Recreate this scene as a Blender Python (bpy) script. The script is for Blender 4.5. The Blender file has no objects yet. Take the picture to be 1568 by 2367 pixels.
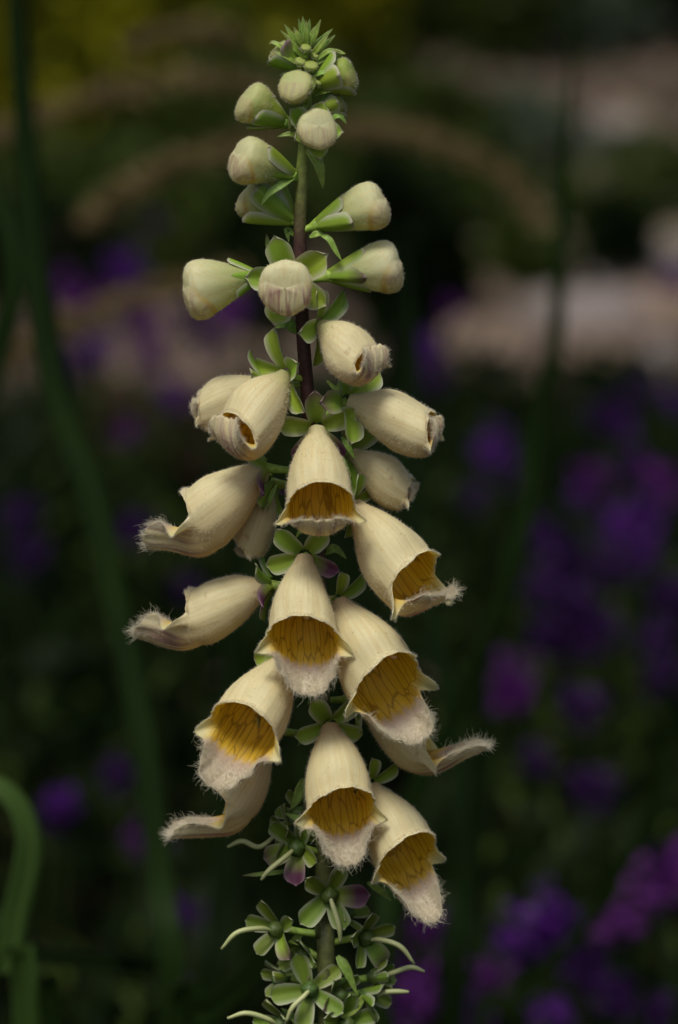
import bpy, math, random
import numpy as np
from mathutils import Vector, Matrix

# ------------------------------------------------------------------ camera, sky, sun, exposure
sc = bpy.context.scene
col = sc.collection
rng = np.random.default_rng(7)
random.seed(7)
H, D0, PITCH = 1.02, 1.2, math.radians(12.0)
VIS = 0.2556                     # metres of plant seen top to bottom at the flower spike
U = VIS / 2367.0                 # one unit of the measuring grid (about a tenth of a millimetre)
cam_d = bpy.data.cameras.new('camera')
cam = bpy.data.objects.new('camera', cam_d); col.objects.link(cam)
cam.location = (0, 0, H)
cam.rotation_euler = (math.pi / 2 - PITCH, 0, 0)
cam_d.sensor_fit = 'VERTICAL'; cam_d.sensor_height = 24.0
cam_d.lens = 24.0 * D0 / VIS
cam_d.clip_start = 0.05; cam_d.clip_end = 900
cam_d.dof.use_dof = True; cam_d.dof.focus_distance = D0 - 0.008
cam_d.dof.aperture_fstop = cam_d.lens / 14.0
sc.camera = cam

SUN_EL, SUN_AZ = math.radians(62), math.radians(205)   # azimuth clockwise from +Y
w = bpy.data.worlds.new('World'); sc.world = w; w.use_nodes = True
nt = w.node_tree
sky = nt.nodes.new('ShaderNodeTexSky'); sky.sky_type = 'NISHITA'; sky.sun_disc = False
sky.sun_elevation = SUN_EL; sky.sun_rotation = SUN_AZ
sky.air_density = 1.0; sky.dust_density = 4.0; sky.ozone_density = 0.6
bgn = nt.nodes['Background']; bgn.inputs[1].default_value = 0.06
nt.links.new(sky.outputs[0], bgn.inputs[0])
sun_d = bpy.data.lights.new('sun', 'SUN'); sun_d.energy = 1.5; sun_d.angle = math.radians(18)
sun_d.color = (1.0, 0.97, 0.92)
sun = bpy.data.objects.new('sun', sun_d); col.objects.link(sun)
sd = Vector((math.sin(SUN_AZ) * math.cos(SUN_EL), math.cos(SUN_AZ) * math.cos(SUN_EL), math.sin(SUN_EL)))
sun.rotation_euler = sd.to_track_quat('Z', 'Y').to_euler()
sc.view_settings.view_transform = 'Standard'; sc.view_settings.look = 'None'
sc.view_settings.exposure = 0.85; sc.view_settings.gamma = 1
sc.view_settings.use_curve_mapping = False
sc.render.engine = 'CYCLES'
sc.cycles.max_bounces = 14; sc.cycles.diffuse_bounces = 8; sc.cycles.transmission_bounces = 8

# ------------------------------------------------------------------ measuring: photo grid -> world
CF = np.array([0, math.cos(PITCH), -math.sin(PITCH)])
CU = np.array([0, math.sin(PITCH), math.cos(PITCH)])
CR = np.array([1.0, 0, 0])
CAM = np.array([0, 0, H])

def at_depth(x, y, d):
    k = U * d / D0
    return CAM + CF * d + CR * ((x - 784) * k) + CU * ((1183.5 - y) * k)

def P(p):
    """a point on or near the spike; x, y on the measuring grid, z towards the viewer. The spike stands upright."""
    x, y, z = p
    return at_depth(x, y, D0 - z * U - math.tan(PITCH) * (1183.5 - y) * U)

def Dv(d):
    d = np.asarray(d, float)
    v = CR * d[0] - CU * d[1] - CF * d[2]
    return v / np.linalg.norm(v)

def unit(v):
    v = np.asarray(v, float)
    return v / np.maximum(np.linalg.norm(v, axis=-1, keepdims=True), 1e-12)

# ------------------------------------------------------------------ objects
WM = {}
def empty(name, loc, label=None, cat=None, group=None, kind=None):
    o = bpy.data.objects.new(name, None); col.objects.link(o)
    o.location = loc; o.empty_display_size = 0.02
    WM[o] = Matrix.Translation(Vector(loc))
    tag(o, label, cat, group, kind)
    return o

def tag(o, label=None, cat=None, group=None, kind=None):
    if label: o['label'] = label
    if cat: o['category'] = cat
    if group: o['group'] = group
    if kind: o['kind'] = kind
    return o

def make_mesh(name, V, F, mats, mi=None, uv=None, cols=None, smooth=True):
    me = bpy.data.meshes.new(name)
    V = np.asarray(V, np.float32)
    if isinstance(F, np.ndarray):
        n, k = F.shape
        me.vertices.add(len(V)); me.vertices.foreach_set('co', V.ravel())
        me.loops.add(n * k); me.loops.foreach_set('vertex_index', F.astype(np.int32).ravel())
        me.polygons.add(n)
        me.polygons.foreach_set('loop_start', np.arange(0, n * k, k, dtype=np.int32))
        me.update(calc_edges=True)
    else:
        me.from_pydata([tuple(map(float, v)) for v in V], [], F)
    for m in mats: me.materials.append(m)
    if mi is not None: me.polygons.foreach_set('material_index', np.asarray(mi, np.int32))
    if smooth: me.polygons.foreach_set('use_smooth', np.ones(len(me.polygons), bool))
    if uv is not None:
        a = me.attributes.new('guv', 'FLOAT_VECTOR', 'POINT')
        u3 = np.zeros((len(V), 3), np.float32); u3[:, :uv.shape[1]] = uv
        a.data.foreach_set('vector', u3.ravel())
    if cols:
        for k_, c in cols.items():
            a = me.attributes.new(k_, 'FLOAT_COLOR', 'POINT')
            c4 = np.ones((len(V), 4), np.float32); c4[:, :3] = c
            a.data.foreach_set('color', c4.ravel())
    me.update()
    return me

def place(name, me, parent=None, world=None):
    o = bpy.data.objects.new(name, me); col.objects.link(o)
    world = world if world is not None else Matrix.Identity(4)
    WM[o] = world
    if parent is not None:
        o.parent = parent
        o.matrix_local = WM[parent].inverted() @ world
    else:
        o.matrix_local = world
    return o

def frame(origin, z, up):
    z = unit(z); up = np.asarray(up, float)
    y = unit(up - z * np.dot(up, z)); x = np.cross(y, z)
    M = Matrix.Identity(4)
    for i in range(3):
        M[i][0], M[i][1], M[i][2], M[i][3] = x[i], y[i], z[i], origin[i]
    return M

def grid_faces(nv, nu, wrap=True, off=0):
    i = np.arange(nv - 1)[:, None]; j = np.arange(nu if wrap else nu - 1)[None, :]
    j2 = (j + 1) % nu
    return (off + np.stack([i * nu + j, i * nu + j2, (i + 1) * nu + j2, (i + 1) * nu + j], -1)).reshape(-1, 4)

def spline(pts, n):
    p = np.asarray(pts, float)
    if len(p) == 2:
        t = np.linspace(0, 1, n)[:, None]; return p[0] * (1 - t) + p[1] * t
    q = np.vstack([2 * p[0] - p[1], p, 2 * p[-1] - p[-2]])
    out = []
    for t in np.linspace(0, len(p) - 1 - 1e-9, n):
        i = int(t); f = t - i
        a, b, c, d = q[i], q[i + 1], q[i + 2], q[i + 3]
        out.append(0.5 * ((2 * b) + (c - a) * f + (2 * a - 5 * b + 4 * c - d) * f * f + (3 * b - a - 3 * c + d) * f ** 3))
    return np.array(out)

def tube_geo(pts, radii, n=10, k=10, cap=True):
    c = spline(pts, n)
    r = np.interp(np.linspace(0, 1, n), np.linspace(0, 1, len(radii)), radii)
    t = unit(np.gradient(c, axis=0))
    ref = np.array([0.31, 0.2, 0.93]) if abs(np.dot(t[0], [0.31, 0.2, 0.93])) < 0.9 else np.array([1.0, 0, 0])
    a = unit(np.cross(t, ref)); b = np.cross(t, a)
    th = np.linspace(0, 2 * np.pi, k, endpoint=False)
    V = c[:, None] + r[:, None, None] * (np.cos(th)[None, :, None] * a[:, None] + np.sin(th)[None, :, None] * b[:, None])
    V = V.reshape(-1, 3); F = grid_faces(n, k)
    F = [tuple(f) for f in F]
    if cap:
        V = np.vstack([V, c[0], c[-1]]); m = n * k
        F += [(m, (j + 1) % k, j) for j in range(k)] + [(m + 1, (n - 1) * k + j, (n - 1) * k + (j + 1) % k) for j in range(k)]
    vv = np.repeat(np.linspace(0, 1, n), k)
    if cap: vv = np.append(vv, [0, 1])
    return V, F, vv

def leaf_geo(pts, width, normal, n=12, m=5, fold=0.25, thick=0.0003, prof=None, twist=0.0):
    """a leaf along a path: widest part way, pointed tip, folded along its midrib, with thickness"""
    c = spline(pts, n); t = unit(np.gradient(c, axis=0))
    s = np.linspace(0, 1, n)
    pr = prof if prof is not None else [(0, .35), (.3, 1), (.6, .85), (.85, .45), (1, .04)]
    wd = width * np.interp(s, [p[0] for p in pr], [p[1] for p in pr])
    nrm = np.asarray(normal, float)
    if twist:
        out = []
        for i in range(n):
            q = Matrix.Rotation(twist * s[i], 3, Vector(t[i])); out.append(np.array(q @ Vector(nrm)))
        nrm = np.array(out)
    side = unit(np.cross(t, nrm)); nn = unit(np.cross(side, t))
    e = np.linspace(-1, 1, m)
    top = c[:, None] + 0.5 * wd[:, None, None] * (e[None, :, None] * side[:, None] + fold * (np.abs(e)[None, :, None] ** 1.5) * nn[:, None])
    bot = top - nn[:, None] * thick * (1 - 0.8 * np.abs(e)[None, :, None])
    V = np.vstack([top.reshape(-1, 3), bot.reshape(-1, 3)])
    f1 = grid_faces(n, m, False); f2 = grid_faces(n, m, False, n * m)[:, ::-1]
    F = [tuple(f) for f in f1] + [tuple(f) for f in f2]
    N = n * m
    for i in range(n - 1):
        a, b = i * m, (i + 1) * m
        F.append((a, b, b + N, a + N)); a += m - 1; b += m - 1; F.append((b, a, a + N, b + N))
    F.append(tuple(range(0, m)) [::-1] and (0, N, N + m - 1, m - 1))
    ee = np.tile(np.abs(e), n); ss = np.repeat(s, m)
    return V, F, np.tile(ee, 2), np.tile(ss, 2)

# ------------------------------------------------------------------ materials
def newmat(name):
    m = bpy.data.materials.new(name); m.use_nodes = True
    n = m.node_tree; n.nodes.clear()
    return m, n, n.nodes.new('ShaderNodeOutputMaterial')

def N(nt, typ, **kw):
    n = nt.nodes.new(typ)
    for k, v in kw.items():
        if k == 'inp':
            for kk, vv in v.items():
                if hasattr(vv, 'is_output'): nt.links.new(vv, n.inputs[kk])
                else: n.inputs[kk].default_value = vv
        else: setattr(n, k, v)
    return n

def mixc(nt, fac, a, b, mode='MIX'):
    m = nt.nodes.new('ShaderNodeMix'); m.data_type = 'RGBA'; m.blend_type = mode
    for i, v in ((0, fac), (6, a), (7, b)):
        if hasattr(v, 'is_output'): nt.links.new(v, m.inputs[i])
        elif i == 0: m.inputs[0].default_value = v
        else: m.inputs[i].default_value = tuple(v) + (1,) if len(v) == 3 else v
    return m.outputs[2]

def mapr(nt, v, a, b, c=0.0, d=1.0):
    return N(nt, 'ShaderNodeMapRange', inp={0: v, 1: a, 2: b, 3: c, 4: d}).outputs[0]

def thin(nt, out, color, trans=0.3, rough=0.55, gloss=0.06, normal=None, tcol=None):
    d = N(nt, 'ShaderNodeBsdfDiffuse', inp={0: color})
    t = N(nt, 'ShaderNodeBsdfTranslucent', inp={0: tcol if tcol is not None else color})
    g = N(nt, 'ShaderNodeBsdfGlossy', inp={0: (1, 1, 1, 1), 1: rough})
    if normal is not None:
        for x in (d, g): nt.links.new(normal, x.inputs['Normal'])
    m = N(nt, 'ShaderNodeMixShader', inp={0: trans, 1: d.outputs[0], 2: t.outputs[0]})
    m2 = N(nt, 'ShaderNodeMixShader', inp={0: gloss, 1: m.outputs[0], 2: g.outputs[0]})
    nt.links.new(m2.outputs[0], out.inputs[0])

def uvscaled(nt, su, sv, off=0.0):
    a = N(nt, 'ShaderNodeAttribute', attribute_name='guv')
    oi = N(nt, 'ShaderNodeObjectInfo')
    v = N(nt, 'ShaderNodeVectorMath', operation='MULTIPLY', inp={0: a.outputs['Vector'], 1: (su, su, sv)})
    r = N(nt, 'ShaderNodeMath', operation='MULTIPLY', inp={0: oi.outputs['Random'], 1: 37.0})
    c = N(nt, 'ShaderNodeCombineXYZ', inp={0: r.outputs[0], 1: r.outputs[0], 2: r.outputs[0]})
    return N(nt, 'ShaderNodeVectorMath', operation='ADD', inp={0: v.outputs[0], 1: c.outputs[0]}).outputs[0]

# outside of the corolla: cream with fine lengthwise streaks, purplish lines where the mask says
m_out, t_, o_ = newmat('petal_outside')
ca = N(t_, 'ShaderNodeAttribute', attribute_name='Col'); ma = N(t_, 'ShaderNodeAttribute', attribute_name='Mask')
sep = N(t_, 'ShaderNodeSeparateColor', inp={0: ma.outputs['Color']})
n1 = N(t_, 'ShaderNodeTexNoise', inp={'Vector': uvscaled(t_, 58, 1.4), 'Scale': 1.0, 'Detail': 3.0, 'Roughness': .6})
n2 = N(t_, 'ShaderNodeTexNoise', inp={'Vector': uvscaled(t_, 4, 3), 'Scale': 1.4, 'Detail': 4.0})
n3 = N(t_, 'ShaderNodeTexNoise', inp={'Vector': uvscaled(t_, 30, 1.3, 3), 'Scale': 1.0, 'Detail': 2.0, 'Distortion': 0.4})
n4 = N(t_, 'ShaderNodeTexNoise', inp={'Vector': uvscaled(t_, 60, 40), 'Scale': 1.0, 'Detail': 1.0})
c = mixc(t_, mapr(t_, n1.outputs[0], .42, .66, 0, .38), ca.outputs['Color'], (.66, .52, .20))
c = mixc(t_, mapr(t_, n2.outputs[0], .5, .75, 0, .25), c, (.66, .56, .28))
pm = N(t_, 'ShaderNodeMath', operation='MULTIPLY', inp={0: sep.outputs[0], 1: mapr(t_, n3.outputs[0], .44, .60)})
c = mixc(t_, pm.outputs[0], c, (.40, .25, .20))
n5 = N(t_, 'ShaderNodeTexNoise', inp={'Vector': uvscaled(t_, 9, 5), 'Scale': 1.0, 'Detail': 5.0})
c = mixc(t_, mapr(t_, n5.outputs[0], .66, .74, 0, .4), c, (.36, .21, .08))   # bruises
c = mixc(t_, mapr(t_, n4.outputs[0], .74, .78, 0, .6), c, (.30, .17, .07))     # tiny brown specks
bp = N(t_, 'ShaderNodeBump', inp={'Strength': .22, 'Distance': .0003, 'Height': n1.outputs[0]})
tc_ = N(t_, 'ShaderNodeHueSaturation', inp={1: 1.35, 2: 1.0, 4: c}).outputs[0]
thin(t_, o_, c, .44, .6, .02, bp.outputs[0], tc_)

# inside: gold with a brown net of veins, fading to woolly white on the lip
m_in, t_, o_ = newmat('petal_inside')
ca = N(t_, 'ShaderNodeAttribute', attribute_name='Col'); ma = N(t_, 'ShaderNodeAttribute', attribute_name='Mask')
sep = N(t_, 'ShaderNodeSeparateColor', inp={0: ma.outputs['Color']})
nd = N(t_, 'ShaderNodeTexNoise', inp={'Vector': uvscaled(t_, 18, 5), 'Scale': 1.0, 'Detail': 2.0})
ad = mixc(t_, .35, uvscaled(t_, 36, 2.3), nd.outputs['Color'], 'ADD')
vo = N(t_, 'ShaderNodeTexVoronoi', feature='DISTANCE_TO_EDGE', inp={'Vector': ad, 'Scale': 1.0, 'Randomness': .75})
nl = N(t_, 'ShaderNodeTexNoise', inp={'Vector': uvscaled(t_, 40, 1.0), 'Scale': 1.0, 'Detail': 2.0})
vein = mapr(t_, vo.outputs['Distance'], .0, .10, 1, 0)
vv = N(t_, 'ShaderNodeMath', operation='MULTIPLY', inp={0: vein, 1: sep.outputs[0]})
c = mixc(t_, mapr(t_, nl.outputs[0], .4, .65, 0, .5), ca.outputs['Color'], (.72, .44, .02))
gold = mixc(t_, sep.outputs[0], ca.outputs['Color'], c)
vf = N(t_, 'ShaderNodeMath', operation='MULTIPLY', inp={0: vv.outputs[0], 1: .66})
c = mixc(t_, vf.outputs[0], gold, (.27, .105, .007))
thin(t_, o_, c, .58, .5, .02)

def leafy(name, trans=.22, gloss=.06, rough=.5, amp=.35):
    m, t, o = newmat(name)
    ca = N(t, 'ShaderNodeAttribute', attribute_name='Col')
    tc = N(t, 'ShaderNodeTexCoord'); oi = N(t, 'ShaderNodeObjectInfo')
    n = N(t, 'ShaderNodeTexNoise', noise_dimensions='4D', inp={'Vector': tc.outputs['Object'], 'W': oi.outputs['Random'], 'Scale': 900.0, 'Detail': 3.0})
    hs = N(t, 'ShaderNodeHueSaturation', inp={0: mapr(t, oi.outputs['Random'], 0, 1, .485, .515), 2: mapr(t, n.outputs[0], .3, .7, 1 - amp, 1 + amp), 4: ca.outputs['Color']})
    b = N(t, 'ShaderNodeBump', inp={'Strength': .3, 'Distance': .0003, 'Height': n.outputs[0]})
    thin(t, o, hs.outputs[0], trans, rough, gloss, b.outputs[0])
    return m
m_sepal = leafy('sepal_green', .25, .025, .5, .3)
m_stem = leafy('stem_skin', .0, .025, .5, .3)

def plain(name, color, trans=.2, gloss=.04, rough=.55, scale=40.0, color2=None, amp=.5):
    m, t, o = newmat(name)
    tc = N(t, 'ShaderNodeTexCoord'); g = N(t, 'ShaderNodeNewGeometry')
    n = N(t, 'ShaderNodeTexNoise', inp={'Vector': tc.outputs['Object'], 'Scale': scale, 'Detail': 4.0})
    c2 = color2 if color2 is not None else tuple(x * (1 - amp) for x in color)
    c = mixc(t, mapr(t, n.outputs[0], .35, .65), color, c2)
    c = mixc(t, mapr(t, g.outputs['Random Per Island'], 0, 1, 0, .6), c, c2)
    thin(t, o, c, trans, rough, gloss)
    return m
m_hair = plain('petal_hair', (.84, .81, .68), .5, .02, .6, 30, (.80, .74, .56))
m_fuzz = plain('petal_down', (.86, .80, .64), .55, .02, .6, 30, (.76, .68, .5))
m_style = plain('style_pale', (.50, .52, .24), .2, .05, .5, 200, (.42, .46, .18))
m_anther = plain('anther_cream', (.72, .55, .30), .1, .05, .5, 300, (.5, .28, .1))

# ------------------------------------------------------------------ flower geometry
TOPR = [(0, .12), (.1, .155), (.25, .245), (.5, .36), (.75, .42), (1, .395)]
SIDR = [(0, .12), (.1, .155), (.25, .25), (.5, .375), (.75, .44), (1, .45)]
BOTR = [(0, .125), (.1, .165), (.25, .255), (.5, .42), (.75, .515), (.9, .54), (1, .515)]
def smooth_interp(v, pts):
    x = np.array([p[0] for p in pts]); y = np.array([p[1] for p in pts])
    d = np.gradient(y, x); i = np.clip(np.searchsorted(x, v, 'right') - 1, 0, len(x) - 2)
    h = x[i + 1] - x[i]; t = (v - x[i]) / h
    return (2 * t ** 3 - 3 * t ** 2 + 1) * y[i] + (t ** 3 - 2 * t ** 2 + t) * h * d[i] + (-2 * t ** 3 + 3 * t ** 2) * y[i + 1] + (t ** 3 - t ** 2) * h * d[i + 1]

def grid_normals(G):
    du = np.roll(G, -1, 1) - np.roll(G, 1, 1)
    dv = np.gradient(G, axis=0)
    return unit(np.cross(du, dv))

def hairs(P0, Dr, ln, wave, width, seg=4):
    """wavy hairs as thin three sided tubes"""
    n = len(P0); t = np.linspace(0, 1, seg + 1)
    r = rng.normal(size=(n, 3)); a = unit(np.cross(Dr, r)); b = np.cross(Dr, a)
    ph = rng.uniform(0, 6.28, (n, 2)); fr = rng.uniform(1.5, 5, (n, 2))
    c = P0[:, None] + Dr[:, None] * (ln[:, None, None] * t[None, :, None])
    A = (ln * wave)[:, None] * t[None]
    c = c + a[:, None] * (A * np.sin(fr[:, :1] * t[None] + ph[:, :1]) - A * np.sin(ph[:, :1]) * 0)[..., None]
    c = c + b[:, None] * (A * np.cos(fr[:, 1:] * t[None] + ph[:, 1:]))[..., None]
    wd = width * (1 - .7 * t)
    k = 3; th = np.linspace(0, 2 * np.pi, k, endpoint=False)
    V = c[:, :, None] + wd[None, :, None, None] * (np.cos(th)[None, None, :, None] * a[:, None, None] + np.sin(th)[None, None, :, None] * b[:, None, None])
    F = grid_faces(seg + 1, k)
    F = (F[None] + (np.arange(n) * (seg + 1) * k)[:, None, None]).reshape(-1, 4)
    return V.reshape(-1, 3), F

def down(P0, Nr, ln, width):
    """short down: one thin triangle per hair"""
    n = len(P0); d = unit(Nr + .28 * rng.normal(size=(n, 3)))
    s = unit(np.cross(d, rng.normal(size=(n, 3)))) * width
    V = np.stack([P0 - s, P0 + s, P0 + d * ln[:, None]], 1).reshape(-1, 3)
    return V, np.arange(3 * n).reshape(-1, 3)

def bell_geo(L, tongue=.85, ph0=10, ph1=60, lobe=1.0, tw=.8, green=.3, wid=1.0, blush=.3, seed=0, shut=0.0, cup=.12):
    """two skinned bell: returns grid points in the flower's own axes (z along the tube, y up)"""
    r_ = np.random.default_rng(seed)
    nu, n1, n2 = 132, 24, 20
    t0 = np.linspace(-np.pi, np.pi, 4001)
    dens = 1 + 2.2 * np.exp(-((np.abs(t0) - tw) / .22) ** 2) + 1.0 * np.exp(-((np.abs(t0) - 1.38) / .3) ** 2)
    cum = np.concatenate([[0], np.cumsum(dens[:-1])]); cum /= cum[-1]
    th = np.interp(np.linspace(0, 1, nu, endpoint=False), cum, t0) + 1.5 * np.pi
    s = np.sin(th)
    wt = np.clip(s, 0, 1) ** 1.25; wb = np.clip(-s, 0, 1) ** 1.6; ws = 1 - wt - wb
    dl = np.angle(np.exp(1j * (th - 1.5 * np.pi)))          # angle from the lower lip
    T = np.exp(-(np.abs(dl) / (tw * 1.08)) ** (4.2 if cup > .2 else 4.6)) * (1 - .10 * np.clip(np.abs(dl) / tw, 0, 1.2) ** 2)
    arim = 0.97 * wt + 1.12 * ws + 1.17 * wb
    v = np.linspace(0, 1, n1)
    rad = smooth_interp(v, TOPR)[:, None] * wt + smooth_interp(v, SIDR)[:, None] * ws + smooth_interp(v, BOTR)[:, None] * wb
    a = v[:, None] * arim[None]
    nose = 1 + .012 * np.sin(th * 10 + r_.uniform(0, 6))[None] * v[:, None]
    wob = 1 + .045 * np.sin(th * 2 + r_.uniform(0, 6))[None] * v[:, None] + .02 * np.sin(th * 3 + r_.uniform(0, 6))[None] * v[:, None]
    rad = rad * nose * wob * wid * (1 - shut * .35 * np.clip((v[:, None] - .6) / .4, 0, 1) ** 1.5)
    G1 = np.stack([rad * np.cos(th), rad * np.sin(th), a], -1)
    q = np.linspace(0, 1, n2 + 1)[1:]
    # lower lip: an arc turning by ph1 - ph0
    qq = np.linspace(0, 1, 200); ang = np.radians(ph0 + (ph1 - ph0) * (np.clip(qq * 2.6, 0, 1) if cup > .2 else qq))
    pa = np.concatenate([[0], np.cumsum(np.cos(ang[:-1]))]) / 200; pr = np.concatenate([[0], np.cumsum(np.sin(ang[:-1]))]) / 200
    ext = q[:, None] * T[None]                                # fraction of the lip used at this angle
    ea = np.interp(ext, qq, pa) * tongue; er = np.interp(ext, qq, pr) * tongue
    lat = np.exp(-(np.abs(np.abs(dl) - (1.25 if cup > .2 else max(1.27, tw * 1.08 + .24))) / (.24 if cup > .2 else .21)) ** 3.0) * lobe
    upp = np.exp(-(np.abs(np.abs(dl) - 2.55) / .34) ** 2.4) * lobe * .8
    edge = .035
    ql = q[:, None] ** 1.0
    rdir = np.stack([np.cos(th), np.sin(th), 0 * th], -1)
    G2 = np.repeat(G1[-1][None], n2, 0).copy()
    G2[..., 2] += ea + ql * ((.30 if cup > .2 else .13) * lat + .06 * upp + edge)[None] * (1 - T[None])
    G2[..., 1] += er
    fl = ql ** 1.7 * ((.17 if cup > .2 else .155) * lat + .05 * upp + .012)[None] * (1 - T[None])
    G2 += fl[..., None] * rdir[None]
    tip = np.exp(-((np.pi - np.abs(dl)) / .22) ** 2) * lobe
    G2[..., 2] += ql * (.05 * tip)[None]; G2 += (ql ** 2 * (.055 * tip)[None])[..., None] * rdir[None]
    # the lip narrows and its sides curl slightly
    nar = 1 - .13 * (ext ** 2)
    G2[..., 0] *= nar
    G2[..., 1] += cup * np.sin(np.clip(ext, 0, 1) * 2.4) * np.clip(np.abs(dl) / tw, 0, 1.2)[None] ** 2
    # ruffled edge
    ruf = (.014 * np.sin(th * 17 + r_.uniform(0, 6)) + .010 * np.sin(th * 29 + r_.uniform(0, 6))) * (1.15 - np.clip(s, 0, 1))
    G2 += (ql ** 2 * ruf[None])[..., None] * rdir[None]
    if shut > 0:      # a young flower: side lobes lean in over the mouth
        k = shut * ql * np.clip(1 - np.abs(np.abs(dl) - 1.2) / 1.2, 0, 1)[None]
        G2[..., 0] *= 1 - .25 * k
        G2[..., 1] -= .12 * shut * ql * wt[None]
    G = np.concatenate([G1, G2], 0)
    kx, ph_ = r_.normal(size=(5, 3)) * 3.2, r_.uniform(0, 6.28, 5)      # soft dents, different on every bell
    dent = np.sum(np.sin(G @ kx.T + ph_), -1) * .012 * np.clip(G[..., 2:3] / .4, 0, 1)[..., 0]
    G[..., :2] *= (1 + dent / np.maximum(np.linalg.norm(G[..., :2], axis=-1), .15))[..., None]
    bend = r_.uniform(-.05, .05)
    G[..., 0] += bend * G[..., 2] ** 2
    G = G * L
    vq = np.concatenate([v, 1 + 0 * q])[:, None] + 0 * th
    eq = np.concatenate([np.zeros(n1), q])[:, None]
    lip = eq * T[None]
    latq = eq * np.maximum(lat, upp)[None]
    # --- pigment outside
    cream = np.array([.80, .755, .45]); pale = np.array([.82, .80, .58]); grn = np.array([.42, .50, .13]); tan = np.array([.66, .49, .19]); pink = np.array([.55, .34, .22])
    nvv = G.shape[0]
    Co = np.ones((nvv, nu, 3)) * cream
    def mx(C, k, c): return C * (1 - k[..., None]) + c * k[..., None]
    vv = np.clip(np.concatenate([v, 1 + 0 * q]), 0, 1)[:, None] + 0 * th
    Co = mx(Co, np.clip((wb[None] * 1.1) * vv, 0, 1) * .5, tan)
    Co = mx(Co, np.clip(1 - vv / .32, 0, 1) * blush, pink)
    Co = mx(Co, np.clip(1 - vv / (.15 + .6 * green), 0, 1) * min(1, green * 1.6), grn)
    Co = mx(Co, np.clip(eq * (1 - T[None]) * 1.0, 0, 1) * .8, pale)
    Co = mx(Co, np.clip(lip * 1.4 - .1, 0, 1) * .6, pale)
    Mo = np.zeros((nvv, nu, 3)); Mo[..., 0] = np.clip(lip * 3 - .15, 0, 1) * (1 - np.clip(lip * 1.3 - .45, 0, .85)) + .10 * vv * wb[None]
    # --- pigment inside
    goldc = np.array([.88, .63, .045]); wht = np.array([.78, .71, .56]); pky = np.array([.62, .44, .34]); yel = np.array([.74, .68, .36])
    Ci = np.ones((nvv, nu, 3)) * goldc
    Ci = mx(Ci, np.clip(eq * (1 - T[None]) * 1.1, 0, 1) * .75, yel)
    Ci = mx(Ci, np.clip(latq * 1.3 - .25, 0, 1) * .8, np.array([.72, .70, .42]))
    jag = (.03 * np.sin(th * 23 + 1) + .025 * np.sin(th * 41 + 2))[None]
    Ci = mx(Ci, np.clip((lip + jag - .20) / .12, 0, 1), pky * .6 + wht * .4)
    Ci = mx(Ci, np.clip((lip + jag - .36) / .16, 0, 1), wht)
    Mi = np.zeros((nvv, nu, 3)); Mi[..., 0] = np.clip(1.25 - np.clip((lip + jag - .12) / .16, 0, 1.25), 0, 1) * np.clip(1 - latq * 1.2, 0, 1) * np.clip(1.4 - eq * (1 - T[None]) * 1.4, 0, 1)
    Nn = grid_normals(G)
    # make normals point outwards
    if np.mean(np.sum(Nn[:n1, :, :2] * G[:n1, :, :2], -1)) < 0: Nn = -Nn
    tk = L * .016
    Gi = G - Nn * tk * (1 - .55 * eq)[..., None]
    Gi[:3] = G[:3] - Nn[:3] * tk * .4
    uvu = (dl / (2 * np.pi))[None] + 0 * vq
    uvv = np.concatenate([v, 1 + q * .8])[:, None] + 0 * th
    return dict(G=G, Gi=Gi, N=Nn, Co=Co, Ci=Ci, Mo=Mo, Mi=Mi, uv=np.stack([np.cos(th)[None] / 6.28 + 0 * vq, np.sin(th)[None] / 6.28 + 0 * vq, uvv], -1), uv2=np.stack([uvu, 0 * uvu, uvv], -1), lip=lip, T=T, eq=eq + 0 * th, n1=n1, lat=np.maximum(lat, upp), nu=nu)

def bell_mesh(g):
    nv, nu = g['G'].shape[:2]
    V = np.vstack([g['G'].reshape(-1, 3), g['Gi'].reshape(-1, 3)])
    f1 = grid_faces(nv, nu); f2 = grid_faces(nv, nu, True, nv * nu)[:, ::-1]
    j = np.arange(nu); j2 = (j + 1) % nu; b = (nv - 1) * nu; n = nv * nu
    f3 = np.stack([b + j, b + j2, n + b + j2, n + b + j], -1)
    F = np.vstack([f1, f2, f3])
    mi = np.concatenate([np.zeros(len(f1)), np.ones(len(f2)), np.zeros(len(f3))])
    uv = g['uv'].reshape(-1, 3)
    return make_mesh('flower', V, F, [m_out, m_in], mi, np.vstack([uv, g['uv2'].reshape(-1, 3)]),
                     {'Col': np.vstack([g['Co'].reshape(-1, 3), g['Ci'].reshape(-1, 3)]), 'Mask': np.vstack([g['Mo'].reshape(-1, 3), g['Mi'].reshape(-1, 3)])})

def pick(A, i, f):       # bilinear-ish sample of a wrapped grid
    nv, nu = A.shape[:2]
    i = np.clip(i, 0, nv - 1.001); i0 = i.astype(int); fi = (i - i0); j0 = f.astype(int) % nu; fj = f - np.floor(f); j1 = (j0 + 1) % nu
    if A.ndim == 3: fi = fi[:, None]; fj = fj[:, None]
    return (A[i0, j0] * (1 - fj) + A[i0, j1] * fj) * (1 - fi) + (A[i0 + 1, j0] * (1 - fj) + A[i0 + 1, j1] * fj) * fi

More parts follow.
